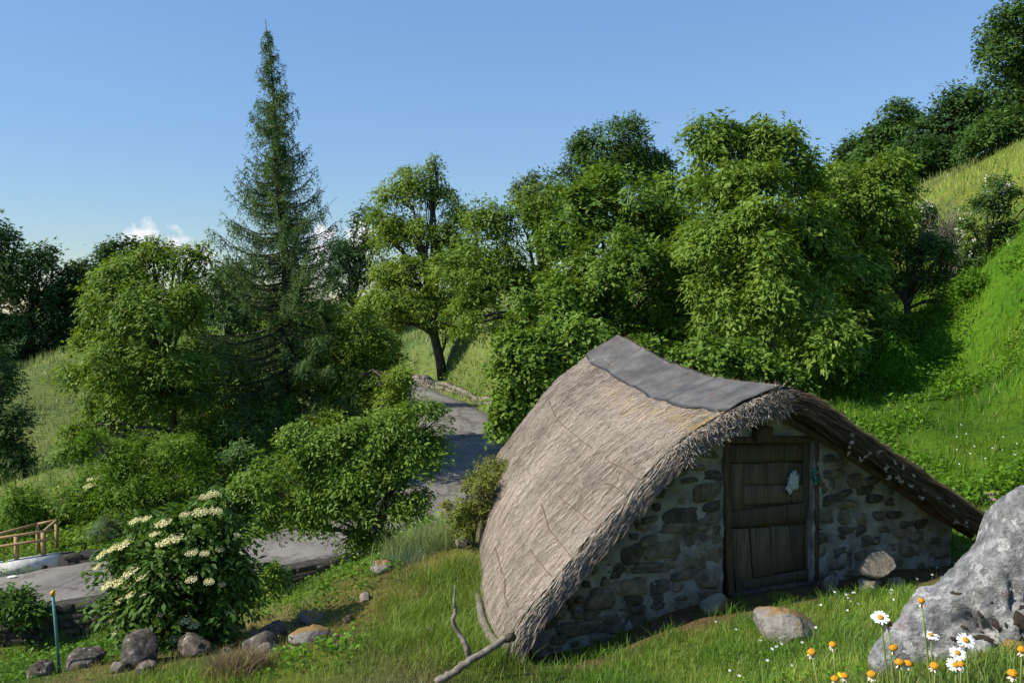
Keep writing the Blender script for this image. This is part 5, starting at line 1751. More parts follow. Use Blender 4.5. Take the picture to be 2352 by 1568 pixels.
for i_ in range(3):
    a2, b2 = cx_[i_][[0, 2]], cx_[i_ + 1][[0, 2]]
    w2 = np.clip(((q[:, [0, 2]] - a2) @ (b2 - a2)) / ((b2 - a2) @ (b2 - a2)), 0, 1)
    dl = np.minimum(dl, np.linalg.norm(q[:, [0, 2]] - a2 - w2[:, None] * (b2 - a2), axis=1))
wob_ = 0.03 * fbm(q * 6 + 8, 3)
dsp = dsp - 0.075 * np.exp(-((dl + wob_) / 0.035) ** 2) * (v[:, 1] < 0.2)
for sd2 in range(5):
    dn = np.random.default_rng(sd2 + 70).normal(size=3)
    dn /= np.linalg.norm(dn)
    hh_ = q @ dn - 0.25 * (sd2 - 2) + 0.04 * fbm(q * 5 + sd2, 3)
    dsp = dsp - 0.022 * np.exp(-(hh_ / 0.010) ** 2) - 0.02 * (hh_ > 0)
q = q + nd * (dsp * np.clip(1.25 - pl ** 4, 0.25, 1))[:, None]
o = obj('boulder', mesh_np('boulder', cb + q, None, f, smooth=True), M['boulder'])
bb = np.array([cb[0], cb[1], z1(cb[0], cb[1])])
single(o, 'large grey lichen-spotted limestone boulder at the lower right corner', 'boulder', base=bb)
boulder = o
# surface lookup for lichen and moss on it
bv = np.zeros(len(o.data.vertices) * 3, dtype=np.float32)
o.data.vertices.foreach_get('co', bv)
bv = bv.reshape(-1, 3) + bb
bpx = CX + F * bv[:, 0] / (bv[:, 1] * math.cos(PITCH) - bv[:, 2] * math.sin(PITCH))
bpy_ = CY - F * (bv[:, 2] * math.cos(PITCH) + bv[:, 1] * math.sin(PITCH)) / (bv[:, 1] * math.cos(PITCH) - bv[:, 2] * math.sin(PITCH))


def on_boulder(px, py):
    dd_ = (bpx - px) ** 2 + (bpy_ - py) ** 2
    k = np.argsort(dd_)[:30]
    return bv[k[np.argmin(bv[k, 1])]]


def pad(name, px, py, w, h, mat, seed, thick=0.012, parent=None):
    """low crust lying on the boulder"""
    p = on_boulder(px, py)
    nrm = nz(p - cb)
    nrm = nz(nrm + np.array([0, -0.6, 0.3]))
    ax = nz(np.cross(nrm, Z3))
    ay = np.cross(ax, nrm)
    v, f = ICO[3]
    o_ = np.array([seed * 5.1, seed, seed * 2.2])
    q = v * (1 + 0.35 * fbm(v * 1.6 + o_, 3))[:, None]
    k = 4.1 / F
    w3 = p + ax * (q[:, 0:1] * w * k / 2) + ay * (q[:, 1:2] * h * k / 2) + nrm * (q[:, 2:3] * thick)
    return obj(name, mesh_np(name, w3 - wloc(parent), None, f, smooth=True), mat, parent)


for j, (x, y, w, h) in enumerate([(2196, 1356, 34, 14), (2280, 1420, 28, 24), (2240, 1418, 16, 18), (2225, 1432, 15, 10), (2300, 1430, 11, 14), (2330, 1420, 34, 40), (2255, 1438, 9, 9), (2270, 1432, 7, 7), (2182, 1455, 14, 8), (2120, 1525, 8, 14), (2310, 1365, 8, 5), (2245, 1455, 40, 14), (2350, 1380, 22, 16), (2262, 1380, 7, 6)]):
    pad('lichen', x, y, w, h, M['lichen_dark'], j + 1, 0.006, boulder)
pad('moss', 2325, 1488, 78, 52, M['moss'], 51, 0.04, boulder)
pad('moss', 2262, 1490, 36, 20, M['moss'], 52, 0.02, boulder)

# ------------------------------------------------------------------ daisies, buttercups
def petal_mesh(L, W):
    v = [(0.25 * L, -W * 0.25, 0), (0.25 * L, W * 0.25, 0), (0.65 * L, -W * 0.5, 0.05 * L), (0.65 * L, W * 0.5, 0.05 * L), (L, -W * 0.28, 0.0), (L, W * 0.28, 0.0)]
    return mesh_np('petal', v, [(0, 2, 3, 1), (2, 4, 5, 3)])


pm = petal_mesh(0.024, 0.0078)
pm.materials.append(M['petal'])
rag = petal_mesh(0.0150, 0.0045)
M['old_petal'] = plain_mat('withered_petal', (0.62, 0.55, 0.42), 0.8, 0.1, 0.25, 60)
rag.materials.append(M['old_petal'])


def dome(name, r, h, mat):
    v, f = ICO[3]
    q = v * [r, r, h]
    q[:, 2] = np.where(q[:, 2] < 0, q[:, 2] * 0.35, q[:, 2])
    q = q * (1 + 0.07 * rng.normal(size=len(q)))[:, None]
    me = mesh_np(name, q, None, f, smooth=True)
    me.materials.append(mat)
    return me


disc_me = dome('disc', 0.0085, 0.0045, M['disc'])
seed_me = dome('disc', 0.0118, 0.0100, M['disc'])
old_me = dome('disc', 0.0125, 0.010, M['disc_old'])


def daisy(label, px, py, d, kind, tilt, foot_dx=0.04, group=None, scale=0.8):
    scale = scale * rng.uniform(0.85, 1.12)
    hp = P(px, py, d)
    foot = hp + np.array([foot_dx, rng.uniform(-0.05, 0.08), 0])
    foot[2] = z1(foot[0], foot[1]) - 0.02
    root = empty('daisy', foot, label, 'flower', group)
    t = np.linspace(0, 1, 10)[:, None]
    ctrl_ = hp + np.array([foot_dx * 0.55, 0, -0.5 * (hp[2] - foot[2])])
    pts = foot * (1 - t) ** 2 + 2 * ctrl_ * t * (1 - t) + hp * t ** 2
    MB().tube(pts, np.linspace(0.0032, 0.0020, 10) * (1 if kind != 'bud' else 0.8), 6).build('stem', M['stem'], root, smooth=True)
    q = Vector(tilt).to_track_quat('Z', 'Y')
    rel = Vector([float(c) for c in hp - foot])
    o = bpy.data.objects.new('disc', {'white': disc_me, 'spent': seed_me, 'old': old_me}[kind])
    col.objects.link(o)
    o.parent = root
    o.location = rel + q @ Vector((0, 0, 0.002))
    o.rotation_euler = q.to_euler()
    o.scale = (scale,) * 3
    n = 19 if kind == 'white' else 13
    for j in range(n):
        a = j / n * 6.283 + rng.normal(0, 0.08)
        el = rng.normal(-0.05, 0.12) if kind == 'white' else rng.uniform(0.35, 1.2)
        if kind != 'white' and rng.random() < 0.15: continue
        pq = q @ Matrix.Rotation(a, 3, 'Z').to_quaternion() @ Matrix.Rotation(el, 3, 'Y').to_quaternion() @ Matrix.Rotation(rng.normal(0, 0.25), 3, 'X').to_quaternion()
        p = bpy.data.objects.new('petal', pm if kind == 'white' else rag)
        col.objects.link(p)
        p.parent = root
        p.location = rel + q @ Vector((0, 0, -0.001 if kind == 'white' else -0.002))
        p.rotation_euler = pq.to_euler()
        s = scale * rng.uniform(0.9, 1.1)
        p.scale = (s, s, s)


for a in [('open white daisy at the left edge of the boulder', 2022, 1418, 1.95, 'white', (-0.15, -0.55, 1), 0.09),
          ('small white daisy seen side-on against the middle of the boulder', 2138, 1458, 2.35, 'white', (0.05, -0.15, 1), 0.04),
          ('white daisy topmost of the cluster in front of the boulder', 2218, 1470, 1.95, 'white', (0.0, -0.6, 1), 0.05),
          ('white daisy just below the topmost of the cluster', 2199, 1499, 1.85, 'white', (-0.1, -0.7, 1), 0.05),
          ('white daisy half behind an orange spent head', 2194, 1527, 1.85, 'white', (0.0, -0.8, 1), 0.04),
          ('tallest orange spent daisy standing alone against the boulder', 2116, 1381, 1.95, 'spent', (0, -0.15, 1), 0.10),
          ('brown withered daisy head below the open white one', 2040, 1435, 1.95, 'old', (0.1, -0.1, 1), 0.07),
          ('orange spent daisy right under the brown withered one', 2052, 1488, 1.95, 'spent', (-0.1, -0.3, 1), 0.06),
          ('leftmost large orange spent daisy over the lawn', 1865, 1499, 1.75, 'spent', (-0.2, -0.3, 1), 0.14),
          ('orange spent daisy next right of the leftmost one', 1913, 1482, 1.95, 'spent', (0, -0.1, 1), 0.07),
          ('left of the touching pair of orange heads before the boulder', 2066, 1522, 1.85, 'spent', (-0.1, -0.2, 1), 0.04),
          ('right of the touching pair of orange heads before the boulder', 2086, 1525, 1.85, 'spent', (0.15, -0.2, 1), 0.03),
          ('orange spent daisy between the pair and the white cluster', 2147, 1531, 1.8, 'spent', (0, -0.1, 1), 0.01),
          ('orange spent daisy covering a white one in the cluster', 2207, 1527, 1.75, 'spent', (0, -0.1, 1), 0.02),
          ('lone orange spent daisy at the foot of the boulder', 2003, 1550, 1.8, 'spent', (-0.1, -0.1, 1), 0.02),
          ('left of two orange heads at the bottom edge of the lawn', 1918, 1560, 1.8, 'spent', (-0.1, -0.2, 1), 0.03),
          ('right of two orange heads at the bottom edge of the lawn', 1940, 1553, 1.95, 'spent', (0.1, -0.1, 1), 0.03),
          ('orange spent daisy near the bottom right corner', 2326, 1548, 1.7, 'spent', (0, -0.15, 1), 0.01),
          ('orange spent daisy cut by the right edge', 2347, 1493, 1.75, 'spent', (-0.1, -0.2, 1), 0.0)]:
    daisy(*a, group='tall daisies in the foreground')

# yellow buttercups and tiny lawn daisies: one small mesh each
bc, bcq = [], []
for j in range(5):
    a = j / 5 * 6.283
    for (r, w, z) in ((0.001, 0.15, 0), (0.009, 0.55, 0.004), (0.013, 0.3, 0.008)):
        bc.append((r * math.cos(a - w), r * math.sin(a - w), z))
        bc.append((r * math.cos(a + w), r * math.sin(a + w), z))
    b0 = j * 6
    bcq += [(b0, b0 + 2, b0 + 3, b0 + 1), (b0 + 2, b0 + 4, b0 + 5, b0 + 3)]
bcm = mesh_np('blossom', bc, bcq)
bcm.materials.append(M['buttercup'])
wdm = mesh_np('blossom', np.array(bc) * 1.15 * [1, 1, .6], bcq)
wdm.materials.append(M['petal'])


def lawn_flower(name, me, label, px, py, d, h, group, s=1.0, tilt=(0, -0.3, 1)):
    g = P(px, py, d)
    g[2] = z1(g[0], g[1])
    root = empty(name, g, label, 'flower', group)
    MB().tube([g - Z3 * 0.01, g + Z3 * h * 0.6 + rng.normal(0, 0.004, 3), g + Z3 * h], 0.0018, 4, cap=False).build('stem', M['stem'], root)
    o = bpy.data.objects.new('blossom', me)
    col.objects.link(o)
    o.parent = root
    o.location = (0, 0, h)
    o.rotation_euler = Vector(tilt).to_track_quat('Z', 'Y').to_euler()
    o.scale = (s, s, s)


lawn_flower('buttercup', bcm, 'yellow buttercup in the lawn left of the boulder', 1928, 1535, 3.3, 0.25, None, 1.1)
lawn_flower('buttercup', bcm, 'second yellow buttercup low at the bottom beside the boulder', 1952, 1556, 3.2, 0.22, None, 1.1)


def ground_hit(px, py, a=2.0, b=60.0):
    """first depth where the view ray meets the ground"""
    dsn = np.concatenate([np.arange(a, 14, 0.03), np.arange(14, b, 0.15)])
    r = ray(px, py)
    p = r[None, :] * (dsn / r[1])[:, None]
    hit = np.nonzero(zt(p[:, 0], p[:, 1]) > p[:, 2])[0]
    return dsn[hit[0]] if len(hit) else None


for (zx, zy) in [(960, 920), (1042, 940), (1053, 965), (1088, 925), (1102, 926), (1075, 990), (857, 1020), (1052, 1062), (1370, 930), (1378, 905), (1395, 980), (1235, 885), (1290, 850), (1675, 790), (1710, 738), (1562, 820), (85, 1140), (235, 1203), (410, 1290), (498, 1355), (530, 1330), (565, 1315), (820, 1190), (640, 1480), (188, 1515), (255, 1555), (465, 1440), (1840, 700), (1130, 1010), (720, 1300)]:
    px, py = 1617 + zx * .3125, 1078.6 + zy * .3125
    d = ground_hit(px, py + 6)
    if d: lawn_flower('lawn_daisy', wdm, 'tiny white daisy dotted in the lawn before the hut', px, py, d, 0.06, 'tiny white daisies in the lawn', rng.uniform(0.8, 1.15), (rng.normal(0, .2), -0.35, 1))
for k in range(13):
    px, py = rng.uniform(2150, 2340), rng.uniform(1000, 1120)
    d = ground_hit(px, py + 8)
    if d: lawn_flower('meadow_daisy', wdm, 'white meadow flower on the green slope behind the hut', px, py, d, 0.28, 'white flowers on the slope behind the hut', 1.0, (0, -0.5, 1))

# ------------------------------------------------------------------ poles, branches, stake
def stick(name, label, cat, pts, rads, mat, sides=9, **k):
    pts, rads = np.asarray(pts, float), np.asarray(rads, float)
    pts = catmull(pts, 7)
    rads = np.interp(np.linspace(0, 1, len(pts)), np.linspace(0, 1, len(rads)), rads)
    rads = rads * (1 + 0.06 * rng.normal(size=len(pts)))
    pts = pts + rng.normal(0, 0.0035, pts.shape)
    o = MB().tube(pts, np.maximum(rads, 0.004), sides).build(name, mat, None, smooth=False)
    return single(o, label, cat, base=np.asarray(pts[0], float), **k)


stick('wooden_pole', 'split grey pole lying from the thatch corner down to the grass', 'pole', [P(1000, 1566, 7.15), P(1040, 1545, 7.22), P(1072, 1520, 7.25), P(1120, 1493, 7.35), P(1172, 1458, 7.5)], [0.034, 0.037, 0.033, 0.035, 0.030], M['wood_grey'])
stick('dead_branch', 'crooked bare grey branch standing in the grass by the pole', 'branch', [P(1078, 1512, 7.5), P(1070, 1480, 7.5), P(1052, 1450, 7.55), P(1040, 1425, 7.55), P(1046, 1405, 7.6), P(1043, 1380, 7.6), P(1047, 1345, 7.65)],
      [0.034, 0.028, 0.022, 0.020, 0.017, 0.014, 0.006], M['wood_grey'], 7)
lt5 = np.array([0.015, 0.12, 0.25, 0.4, 0.55])
MB().tube(roof(np.ones(5), lt5, -1) - G3 * 0.07 + Z3 * np.array([0.05, 0.0, -0.03, -0.02, -0.03])[:, None] + rng.normal(0, 0.012, (5, 3)), [0.055, 0.05, 0.048, 0.042, 0.035], 9).build('eave_log', M['wood_grey'], hut, smooth=True)
MB().tube([P(1162, 1466, 7.44), P(1178, 1462, 7.52)], [0.04, 0.04], 8).build('log_end', M['wood_dark'], hut, smooth=True)
stk = empty('marker_stake', gp(138, 1545, 9.0), 'thin teal plastic stake with a yellow cap at the lower left', 'stake')
sb, st_ = wloc(stk), P(121, 1362, 9.0)
MB().tube([sb - Z3 * 0.15, (sb + st_) / 2, st_], 0.017, 10).build('post', M['stake'], stk, smooth=True)
cap_p = [st_ - Z3 * 0.02, st_ + Z3 * 0.012, st_ + Z3 * 0.02 + [0.01, 0, 0], st_ + Z3 * 0.045 + [0.02, 0, 0]]
MB().tube(cap_p, [0.026, 0.027, 0.02, 0.004], 8).build('cap', M['yellow_cap'], stk)
st2 = P(1000, 1566, 7.15)

# ------------------------------------------------------------------ bag and twine on the door
def crumple(name, label, cat, cx, cy, w, h, v, mat, seed, amp=0.3):
    vv, f = ICO[4]
    o_ = np.array([seed * 3.1, seed * 1.3, seed])
    q = vv * (1 + amp * fbm(vv * 2.2 + o_, 4))[:, None]
    cu, cz = HV(cx, cy, v)
    k = 9.4 / F
    w3 = HW(cu + q[:, 0] * w * k / 2 + 0.25 * q[:, 2] * h * k / 2, v + q[:, 1] * 0.025, cz + q[:, 2] * h * k / 2)
    o = obj(name, mesh_np(name, w3, None, f), mat)
    return single(o, label, cat)


crumple('plastic_bag', 'crumpled white plastic bag hanging on the door planks', 'bag', 1822, 1108, 30, 44, VD - 0.035, M['bag'], 3, 0.55)
mb = MB()
tpt = np.array([HV(x, y, VW - 0.05) for x, y in [(1866, 1078), (1874, 1080), (1870, 1088), (1864, 1093), (1873, 1097), (1876, 1104), (1868, 1100), (1870, 1108), (1874, 1112)]])
mb.tube(np.array([HW(a[0], VW - 0.05 - 0.02 * (i % 2), a[1]) for i, a in enumerate(tpt)]), 0.018, 7)
single(mb.build('twine_knot', M['twine'], None, smooth=True), 'knotted teal twine on the right door post', 'twine')

# ------------------------------------------------------------------ roadside: retaining wall, kerb, railing, bank wall
def rubble_wall(name, label, line, zlow, ztop, mat, length, hgt, out_, seed, core, core_w=0.28, limit=300, cap=0.0):
    """line: polyline of the wall's visible foot (x, y); stones in courses on its face, mortar core behind"""
    rs = np.random.default_rng(seed)
    seg = np.linalg.norm(np.diff(line[:, :2], axis=0), axis=1)
    acc = np.concatenate([[0], np.cumsum(seg)])
    root = empty(name, [line[len(line) // 2][0], line[len(line) // 2][1], zlow[len(line) // 2]], label, 'wall')

    def at_(s):
        return np.array([np.interp(s, acc, line[:, 0]), np.interp(s, acc, line[:, 1]), 0]), np.interp(s, acc, zlow), np.interp(s, acc, ztop)
    mbc = MB()
    ns = int(acc[-1] / 0.4) + 1
    vv = []
    for s in np.linspace(0, acc[-1], ns):
        p, a, b_ = at_(s)
        p2, _, _ = at_(min(acc[-1], s + 0.1))
        p1, _, _ = at_(max(0, s - 0.1))
        tdir = nz(p2 - p1)
        nd = np.array([tdir[1], -tdir[0], 0]) * out_
        vv += [p + Z3 * (a - 0.5), p + Z3 * b_, p - nd * core_w + Z3 * b_, p - nd * core_w + Z3 * (a - 0.5)]
    qs = []
    for k in range(ns - 1):
        for j in range(4):
            qs.append((k * 4 + j, (k + 1) * 4 + j, (k + 1) * 4 + (j + 1) % 4, k * 4 + (j + 1) % 4))
    mbc.add(vv, qs + [(0, 1, 2, 3), ((ns - 1) * 4 + 3, (ns - 1) * 4 + 2, (ns - 1) * 4 + 1, (ns - 1) * 4)])
    mbc.build('core', core, root)
    cnt = 0
    maxh = (ztop - zlow).max()
    row = 0
    while row * hgt < maxh and cnt < limit:
        s = rs.random() * length
        while s < acc[-1] and cnt < limit:
            L = length * rs.uniform(0.6, 1.4)
            p, a, b_ = at_(s + L / 2)
            zc_ = b_ - (row + 0.5) * hgt
            if zc_ > a - 0.05:
                p2, _, _ = at_(min(acc[-1], s + L / 2 + 0.1))
                p1, _, _ = at_(max(0, s + L / 2 - 0.1))
                tdir = nz(p2 - p1)
                nd = np.array([tdir[1], -tdir[0], 0]) * out_
                hh = hgt * rs.uniform(0.74, 0.92)
                c_ = p + Z3 * (zc_ + rs.normal(0, 0.008)) + nd * 0.0
                pr = rs.uniform(0.02, 0.055)
                fr_ = []
                for (f_, o_) in ((1.0, -0.06), (1.0, pr * 0.6), (0.8, pr)):
                    for (i_, j_) in ((-1, -1), (1, -1), (1, 1), (-1, 1)):
                        fr_.append(c_ + tdir * (i_ * L * 0.47 * f_ + rs.normal(0, 0.012)) + Z3 * (j_ * hh * 0.5 * f_ + rs.normal(0, 0.010)) + nd * o_)
                qs = []
                for r0 in (0, 4):
                    for j in range(4):
                        qs.append((r0 + j, r0 + (j + 1) % 4, r0 + 4 + (j + 1) % 4, r0 + 4 + j))
                qs.append((8, 9, 10, 11))
                MB().add(fr_, qs).build('stone', mat, root)
                cnt += 1
            s += L
        row += 1
    return root


# near retaining wall below the road
sel = [k for k in range(len(RD)) if -19 < RD[k, 0] < -4.3 and RD[k, 1] < 25]
ln = np.array([RD[k] - RN[k] * (HALF + 0.34) for k in sel])
zl = np.array([z1(p[0] + 0.0, p[1] - 0.35) for p in ln]) - 0.05
zt_ = np.array([RD[k][2] for k in sel]) + 0.06 + 0.02 * rng.normal(size=len(sel))
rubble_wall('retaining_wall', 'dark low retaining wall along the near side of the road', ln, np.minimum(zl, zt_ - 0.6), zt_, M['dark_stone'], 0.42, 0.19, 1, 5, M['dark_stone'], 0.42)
# bank wall on the right of the climbing road
sel = [k for k in range(len(RD)) if 33.5 < RD[k, 1] < 52]
ln = np.array([RD[k] - RN[k] * (HALF + 0.35) for k in sel])
zl = np.array([RD[k][2] for k in sel]) - 0.1
zt_ = zl + 0.5 + 0.12 * fbm(np.stack([np.arange(len(sel)) * 0.4, np.zeros(len(sel)), np.zeros(len(sel))], -1), 2)
rubble_wall('bank_wall', 'pale overgrown rubble wall on the uphill side of the climbing road', ln, zl, zt_, M['bank_stone'], 0.5, 0.24, -1, 6, M['bank_stone'], 0.3)
# far kerb: low dark wall then a white-painted block with the railing
def far_edge(px):
    E = RD + RN * (HALF + 0.22)
    k = np.argmin(np.abs(CX + F * E[:, 0] / E[:, 1] - px) + (RD[:, 1] > 27) * 1e4)
    return RD[k] + RN[k] * (HALF + 0.22), RT[k], RN[k]


e0, t0, n0 = far_edge(-60)
e1, t1, n1 = far_edge(112)
e2, t2, n2 = far_edge(240)
kerb = empty('kerb_block', (e0 + e1) / 2, 'white-painted concrete kerb block under the wooden railing', 'kerb')
mid = (e0 + e1) / 2
MB().box(mid + Z3 * 0.10, (e1 - e0) / 2, nz(np.cross(e1 - e0, Z3)) * 0.15, Z3 * 0.22).build('block', M['white_paint'], kerb)
pp, _, _ = far_edge(84)
MB().tube([pp - n0 * 0.195 + Z3 * 0.02, pp - n0 * 0.10 + Z3 * 0.02], 0.075, 12).build('drain_pipe', M['pipe'], kerb)
ln = np.array([e1 + (e2 - e1) * f for f in np.linspace(0.01, 1.0, 10)])
ln = ln - n1 * 0.16
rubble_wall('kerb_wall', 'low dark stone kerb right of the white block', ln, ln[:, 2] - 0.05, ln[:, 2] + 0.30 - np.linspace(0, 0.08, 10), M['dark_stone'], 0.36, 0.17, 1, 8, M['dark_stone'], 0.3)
rail = empty('wooden_railing', e0 * 0.35 + e1 * 0.65 + Z3 * 0.4, 'golden wooden railing with two bays above the white kerb', 'railing')
pa, pb = far_edge(5)[0] + Z3 * 0.30, far_edge(98)[0] + Z3 * 0.30 - t1 * 0.06
pc = far_edge(-95)[0] + Z3 * 0.30
HR = 0.70
bkv = n0 * 1.2
posts = [pa, pb, pc, pa + bkv * 0.95 + t0 * 0.2, pb + bkv]
for p in posts[:3]:
    MB().box(p + Z3 * (HR / 2 - 0.02), t0 * 0.05, n0 * 0.05, Z3 * (HR / 2)).build('post', M['wood_new'], rail)
for p in posts[3:]:
    zg = z1(p[0], p[1]) - 0.1
    tp_ = pa[2] + HR
    MB().box([p[0], p[1], (zg + tp_) / 2], t0 * 0.045, n0 * 0.045, Z3 * ((tp_ - zg) / 2)).build('post', M['wood_new'], rail)


def railbar(a, b, r=0.042):
    MB().tube([a, a * .5 + b * .5, b], r, 9).build('rail', M['wood_new'], rail, smooth=True)


railbar(pc + Z3 * HR, pb + Z3 * HR + t1 * 0.12)
railbar(pc + Z3 * 0.48 - n0 * 0.07, pb + Z3 * 0.48 - n0 * 0.07 + t1 * 0.16)
railbar(posts[3] * [1, 1, 0] + Z3 * (pa[2] + HR), posts[4] * [1, 1, 0] + Z3 * (pb[2] + HR))
railbar(pb + Z3 * (HR - 0.02), posts[4] * [1, 1, 0] + Z3 * (pb[2] + HR - 0.02), 0.045)
railbar(posts[3] * [1, 1, 0] + Z3 * (pa[2] + HR), pc + Z3 * HR + n0 * 0.06, 0.045)
railbar(posts[3] * [1, 1, 0] + Z3 * (pa[2] + 0.42), posts[4] * [1, 1, 0] + Z3 * (pb[2] + 0.42), 0.045)
# scrap of paper on the road
pp = P(30, 1335, 22.0)
pp[2] = RD[np.argmin(np.abs(RD[:, 0] - pp[0]) + np.abs(RD[:, 1] - pp[1])), 2] + 0.075
vv, f = ICO[2]
o = obj('paper_scrap', mesh_np('paper_scrap', pp + vv * (1 + 0.4 * fbm(vv * 2, 2))[:, None] * [0.13, 0.07, 0.03], None, f), M['paper'])
single(o, 'white paper scrap on the road near the railing', 'litter')

# ------------------------------------------------------------------ grass and ground cover
def blades(name, x, y, h, w, c, lean=0.35, mat='grass', kind='stuff', label=None, cat=None, three=True, zoff=0.0):
    n = len(x)
    z = zt(x, y) + zoff - 0.015
    b0 = np.stack([x, y, z], -1)
    a = rng.random(n) * 6.283
    sd_ = np.stack([np.cos(a), np.sin(a), a * 0], -1) * (w / 2)[:, None]
    ld = rng.random(n) * 6.283
    lv = np.stack([np.cos(ld), np.sin(ld), ld * 0], -1) * (h * lean * np.abs(rng.normal(0.6, 0.5, n)))[:, None]
    up = Z3 * h[:, None]
    if three:
        v = np.stack([b0 - sd_, b0 + sd_, b0 + sd_ * 0.75 + up * 0.6 + lv * 0.4, b0 - sd_ * 0.75 + up * 0.6 + lv * 0.4, b0 + up + lv * 1.2], 1).reshape(-1, 3)
        k = np.arange(n)[:, None] * 5
        me = mesh_np(name, v, k + np.array([0, 1, 2, 3]), k + np.array([3, 2, 4]), cols=np.concatenate([c, c]))
    else:
        v = np.stack([b0 - sd_, b0 + sd_, b0 + up + lv], 1).reshape(-1, 3)
        me = mesh_np(name, v, None, np.arange(n * 3).reshape(-1, 3), cols=c)
    return tag(obj(name, me, M[mat]), kind=kind)


def hut_uv(x, y):
    return (x - O3[0]) * G3[0] + (y - O3[1]) * G3[1], (x - O3[0]) * R3[0] + (y - O3[1]) * R3[1]


def scatter(n, r0, r1, a0=-0.66, a1=0.66):
    r = r0 * np.exp(rng.random(n) * math.log(r1 / r0))
    a = rng.uniform(a0, a1, n)
    return r * np.sin(a), r * np.cos(a)


def grass_layer(name, n, r0, r1, hs, ws, three, patch, dryp):
    x, y = scatter(n, r0, r1)
    c, h, bare = zone_cols(x, y)
    u, v = hut_uv(x, y)
    rd = road_dist(x, y)
    inside = (v > 0.30) & (v < LB - 0.3) & (np.abs(u + 0.1) < 2.7)
    pn = fbm(xyz(x, y, 1.4, 9.0), 3)
    keep = ~inside & (rd > HALF + 0.06 + 0.12 * rng.normal(size=n)) & (rng.random(n) > bare * 0.95) & (rng.random(n) < 0.80 + 0.35 * pn)
    x, y, c, h, pn = x[keep], y[keep], c[keep], h[keep], pn[keep]
    m_ = len(x)
    r = np.hypot(x, y)
    hh = h * hs * rng.uniform(0.45, 1.35, m_) * (1 + patch * pn)
    w = ws * np.maximum(1, r / 8) * rng.uniform(0.6, 1.4, m_)
    j = rng.normal(0, 0.16, m_)
    c = c * (1 + j)[:, None] * rng.uniform(0.85, 1.2, (m_, 1))
    dry = rng.random(m_) < dryp
    c[dry] = c[dry] * 0.35 + np.array([0.36, 0.29, 0.13]) * 0.65
    return blades(name, x, y, np.maximum(hh, 0.02), w, np.clip(c, 0.005, 0.7), 0.55, three=three)


grass_layer('lawn_grass', 150000, 3.0, 13.5, 1.0, 0.0055, True, 0.35, 0.06)
grass_layer('meadow_grass', 190000, 12.5, 90, 1.0, 0.0075, False, 0.3, 0.10)

# tall tufts: pale seeding grass on the crest left of the hut, tufts at stones and walls
def tuft_field(name, spots, per, h, colr, spread, width=0.006):
    xs_, ys_, hs_, cs_ = [], [], [], []
    for (px, py, d) in spots:
        p = P(px, py, d)
        n = per
        xs_.append(p[0] + rng.normal(0, spread, n))
        ys_.append(p[1] + rng.normal(0, spread, n))
        hs_.append(h * rng.uniform(0.4, 1.2, n))
        cs_.append(np.array(colr) * rng.uniform(0.7, 1.25, (n, 1)))
    x, y, h_, c = (np.concatenate(q) for q in (xs_, ys_, hs_, cs_))
    u, v = hut_uv(x, y)
    k = ~((v > 0.3) & (v < LB - 0.3) & (np.abs(u + 0.1) < 2.6)) & (road_dist(x, y) > HALF)
    return blades(name, x[k], y[k], h_[k], np.full(k.sum(), width) * rng.uniform(0.6, 1.4, k.sum()), c[k], 0.7)


tuft_field('seeding_grass', [(x, 1262 + 0.15 * abs(x - 960), 12.0 + rng.normal(0, 0.25)) for x in np.linspace(905, 1040, 16)], 240, 0.36, (0.25, 0.31, 0.10), 0.13)
tuft_field('blue_grass', [(930, 1290, 11.6), (950, 1285, 11.5), (915, 1300, 11.5)], 220, 0.2, (0.14, 0.22, 0.12), 0.13)
tuft_field('straw_tuft', [(535, 1560, 7.9), (555, 1562, 7.85), (515, 1565, 7.9), (585, 1560, 8.0)], 700, 0.2, (0.26, 0.19, 0.10), 0.085)
tuft_field('bank_grass', [(x, 1400 + rng.uniform(-60, 120), d) for x, d in zip(rng.uniform(880, 1150, 60), rng.uniform(7.6, 10.8, 60))], 150, 0.22, (0.175, 0.265, 0.03), 0.14, 0.006)
tuft_field('wall_grass', [(x, 1400, d) for x, d in zip(rng.uniform(1250, 2230, 90), rng.uniform(6.9, 9.2, 90))], 70, 0.15, (0.13, 0.25, 0.025), 0.08)


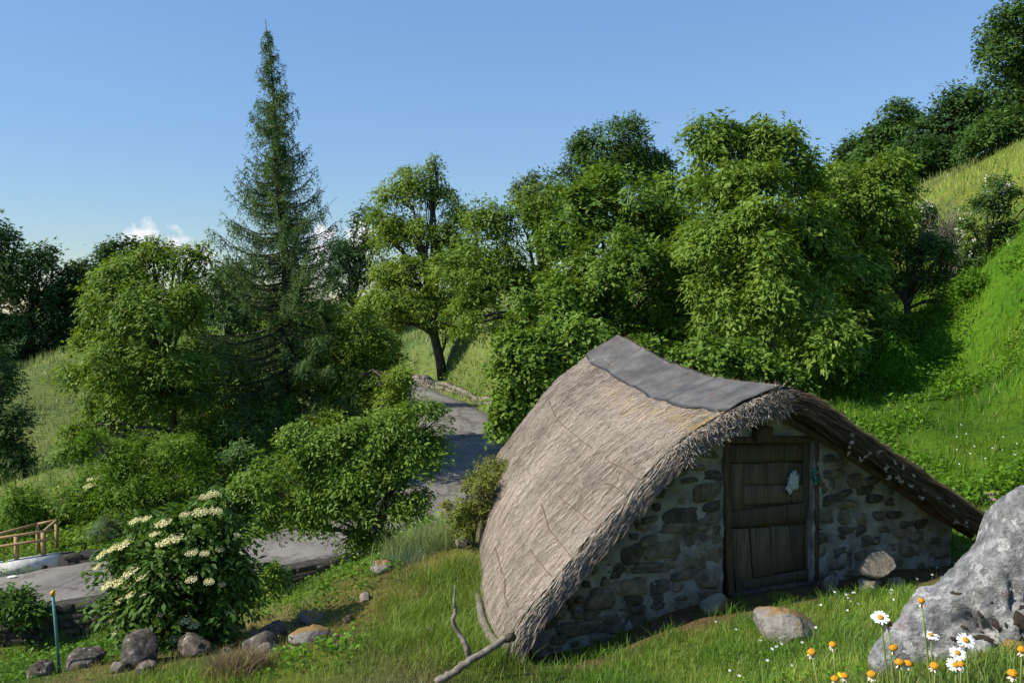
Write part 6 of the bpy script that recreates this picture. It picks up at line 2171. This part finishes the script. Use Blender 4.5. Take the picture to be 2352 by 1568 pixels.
# leafy ground cover: small upright sprigs of leaves
def leaf_cover(name, x, y, hmax, leaf, mat, per=7, n_up=0.9):
    n = len(x)
    z = zt(x, y)
    k = np.repeat(np.arange(n), per)
    m_ = n * per
    hh = hmax * rng.uniform(0.4, 1.0, n) * np.clip(0.9 + 1.5 * fbm(xyz(x, y, 0.75, 12.0), 3), 0.25, 2.6)
    f = rng.random(m_)
    pos = np.stack([x[k], y[k], z[k] + f * hh[k]], -1) + rng.normal(0, 0.06, (m_, 3)) * [1, 1, 0.3] * (leaf / 0.08)
    nr = nz(Z3 * n_up + rng.normal(0, 0.45, (m_, 3)))
    ax = nz(np.cross(nr, rng.normal(size=(m_, 3))) - Z3 * 0.25)
    L = leaf * rng.uniform(0.6, 1.3, m_)
    rn = np.clip(0.25 + 0.5 * f + 0.25 * rng.normal(size=m_), 0, 1)
    me = leaf_mesh(name, pos, ax, nr, L, L * 0.62, rn, None)
    return tag(obj(name, me, M[mat]), kind='stuff')


def cover_zone(n, test, r0, r1, a0=-0.66, a1=0.66):
    x, y = scatter(n, r0, r1, a0, a1)
    u, v = hut_uv(x, y)
    k = test(x, y) & ~((v > 0.1) & (v < LB) & (np.abs(u) < 3.0)) & (road_dist(x, y) > HALF + 0.1)
    return x[k], y[k]


pat = lambda x, y, s, o: fbm(xyz(x, y, s, o), 3)
x, y = cover_zone(22000, lambda x, y: (x > 3.0 + 0.1 * y) & (y < 31) & (pat(x, y, 0.35, 2.0) > -0.05), 11.5, 32, 0.15, 0.62)
leaf_cover('bramble_cover', x, y, 0.46, 0.085, 'cover')
x, y = cover_zone(5000, lambda x, y: (x < -1.5) & (y < 24) & (pat(x, y, 0.5, 4.0) > -0.25), 8.0, 26, -0.62, 0.0)
leaf_cover('weed_cover', x, y, 0.16, 0.055, 'cover')
x, y = cover_zone(2600, lambda x, y: (pat(x, y, 0.8, 6.0) > 0.15), 5.0, 10.5, -0.62, 0.5)
leaf_cover('clover_cover', x, y, 0.08, 0.03, 'cover')
x, y = cover_zone(9000, lambda x, y: (x < 0) & (y > 21) & (y < 34) & (pat(x, y, 0.4, 8.0) > -0.2), 21, 34, -0.62, -0.05)
leaf_cover('scrub_cover', x, y, 0.5, 0.12, 'ferny')
x, y = cover_zone(6500, lambda x, y: (np.abs(road_dist(x, y) - HALF - 0.75) < 0.7), 26, 60, -0.22, 0.1)
leaf_cover('verge_cover', x, y, 0.75, 0.13, 'ferny')

tot = sum(sum(len(p.vertices) - 2 for p in o.data.polygons) if len(o.data.polygons) < 2000 else len(o.data.loops) - 2 * len(o.data.polygons) for o in bpy.data.objects if o.type == 'MESH')
print('triangles', tot)
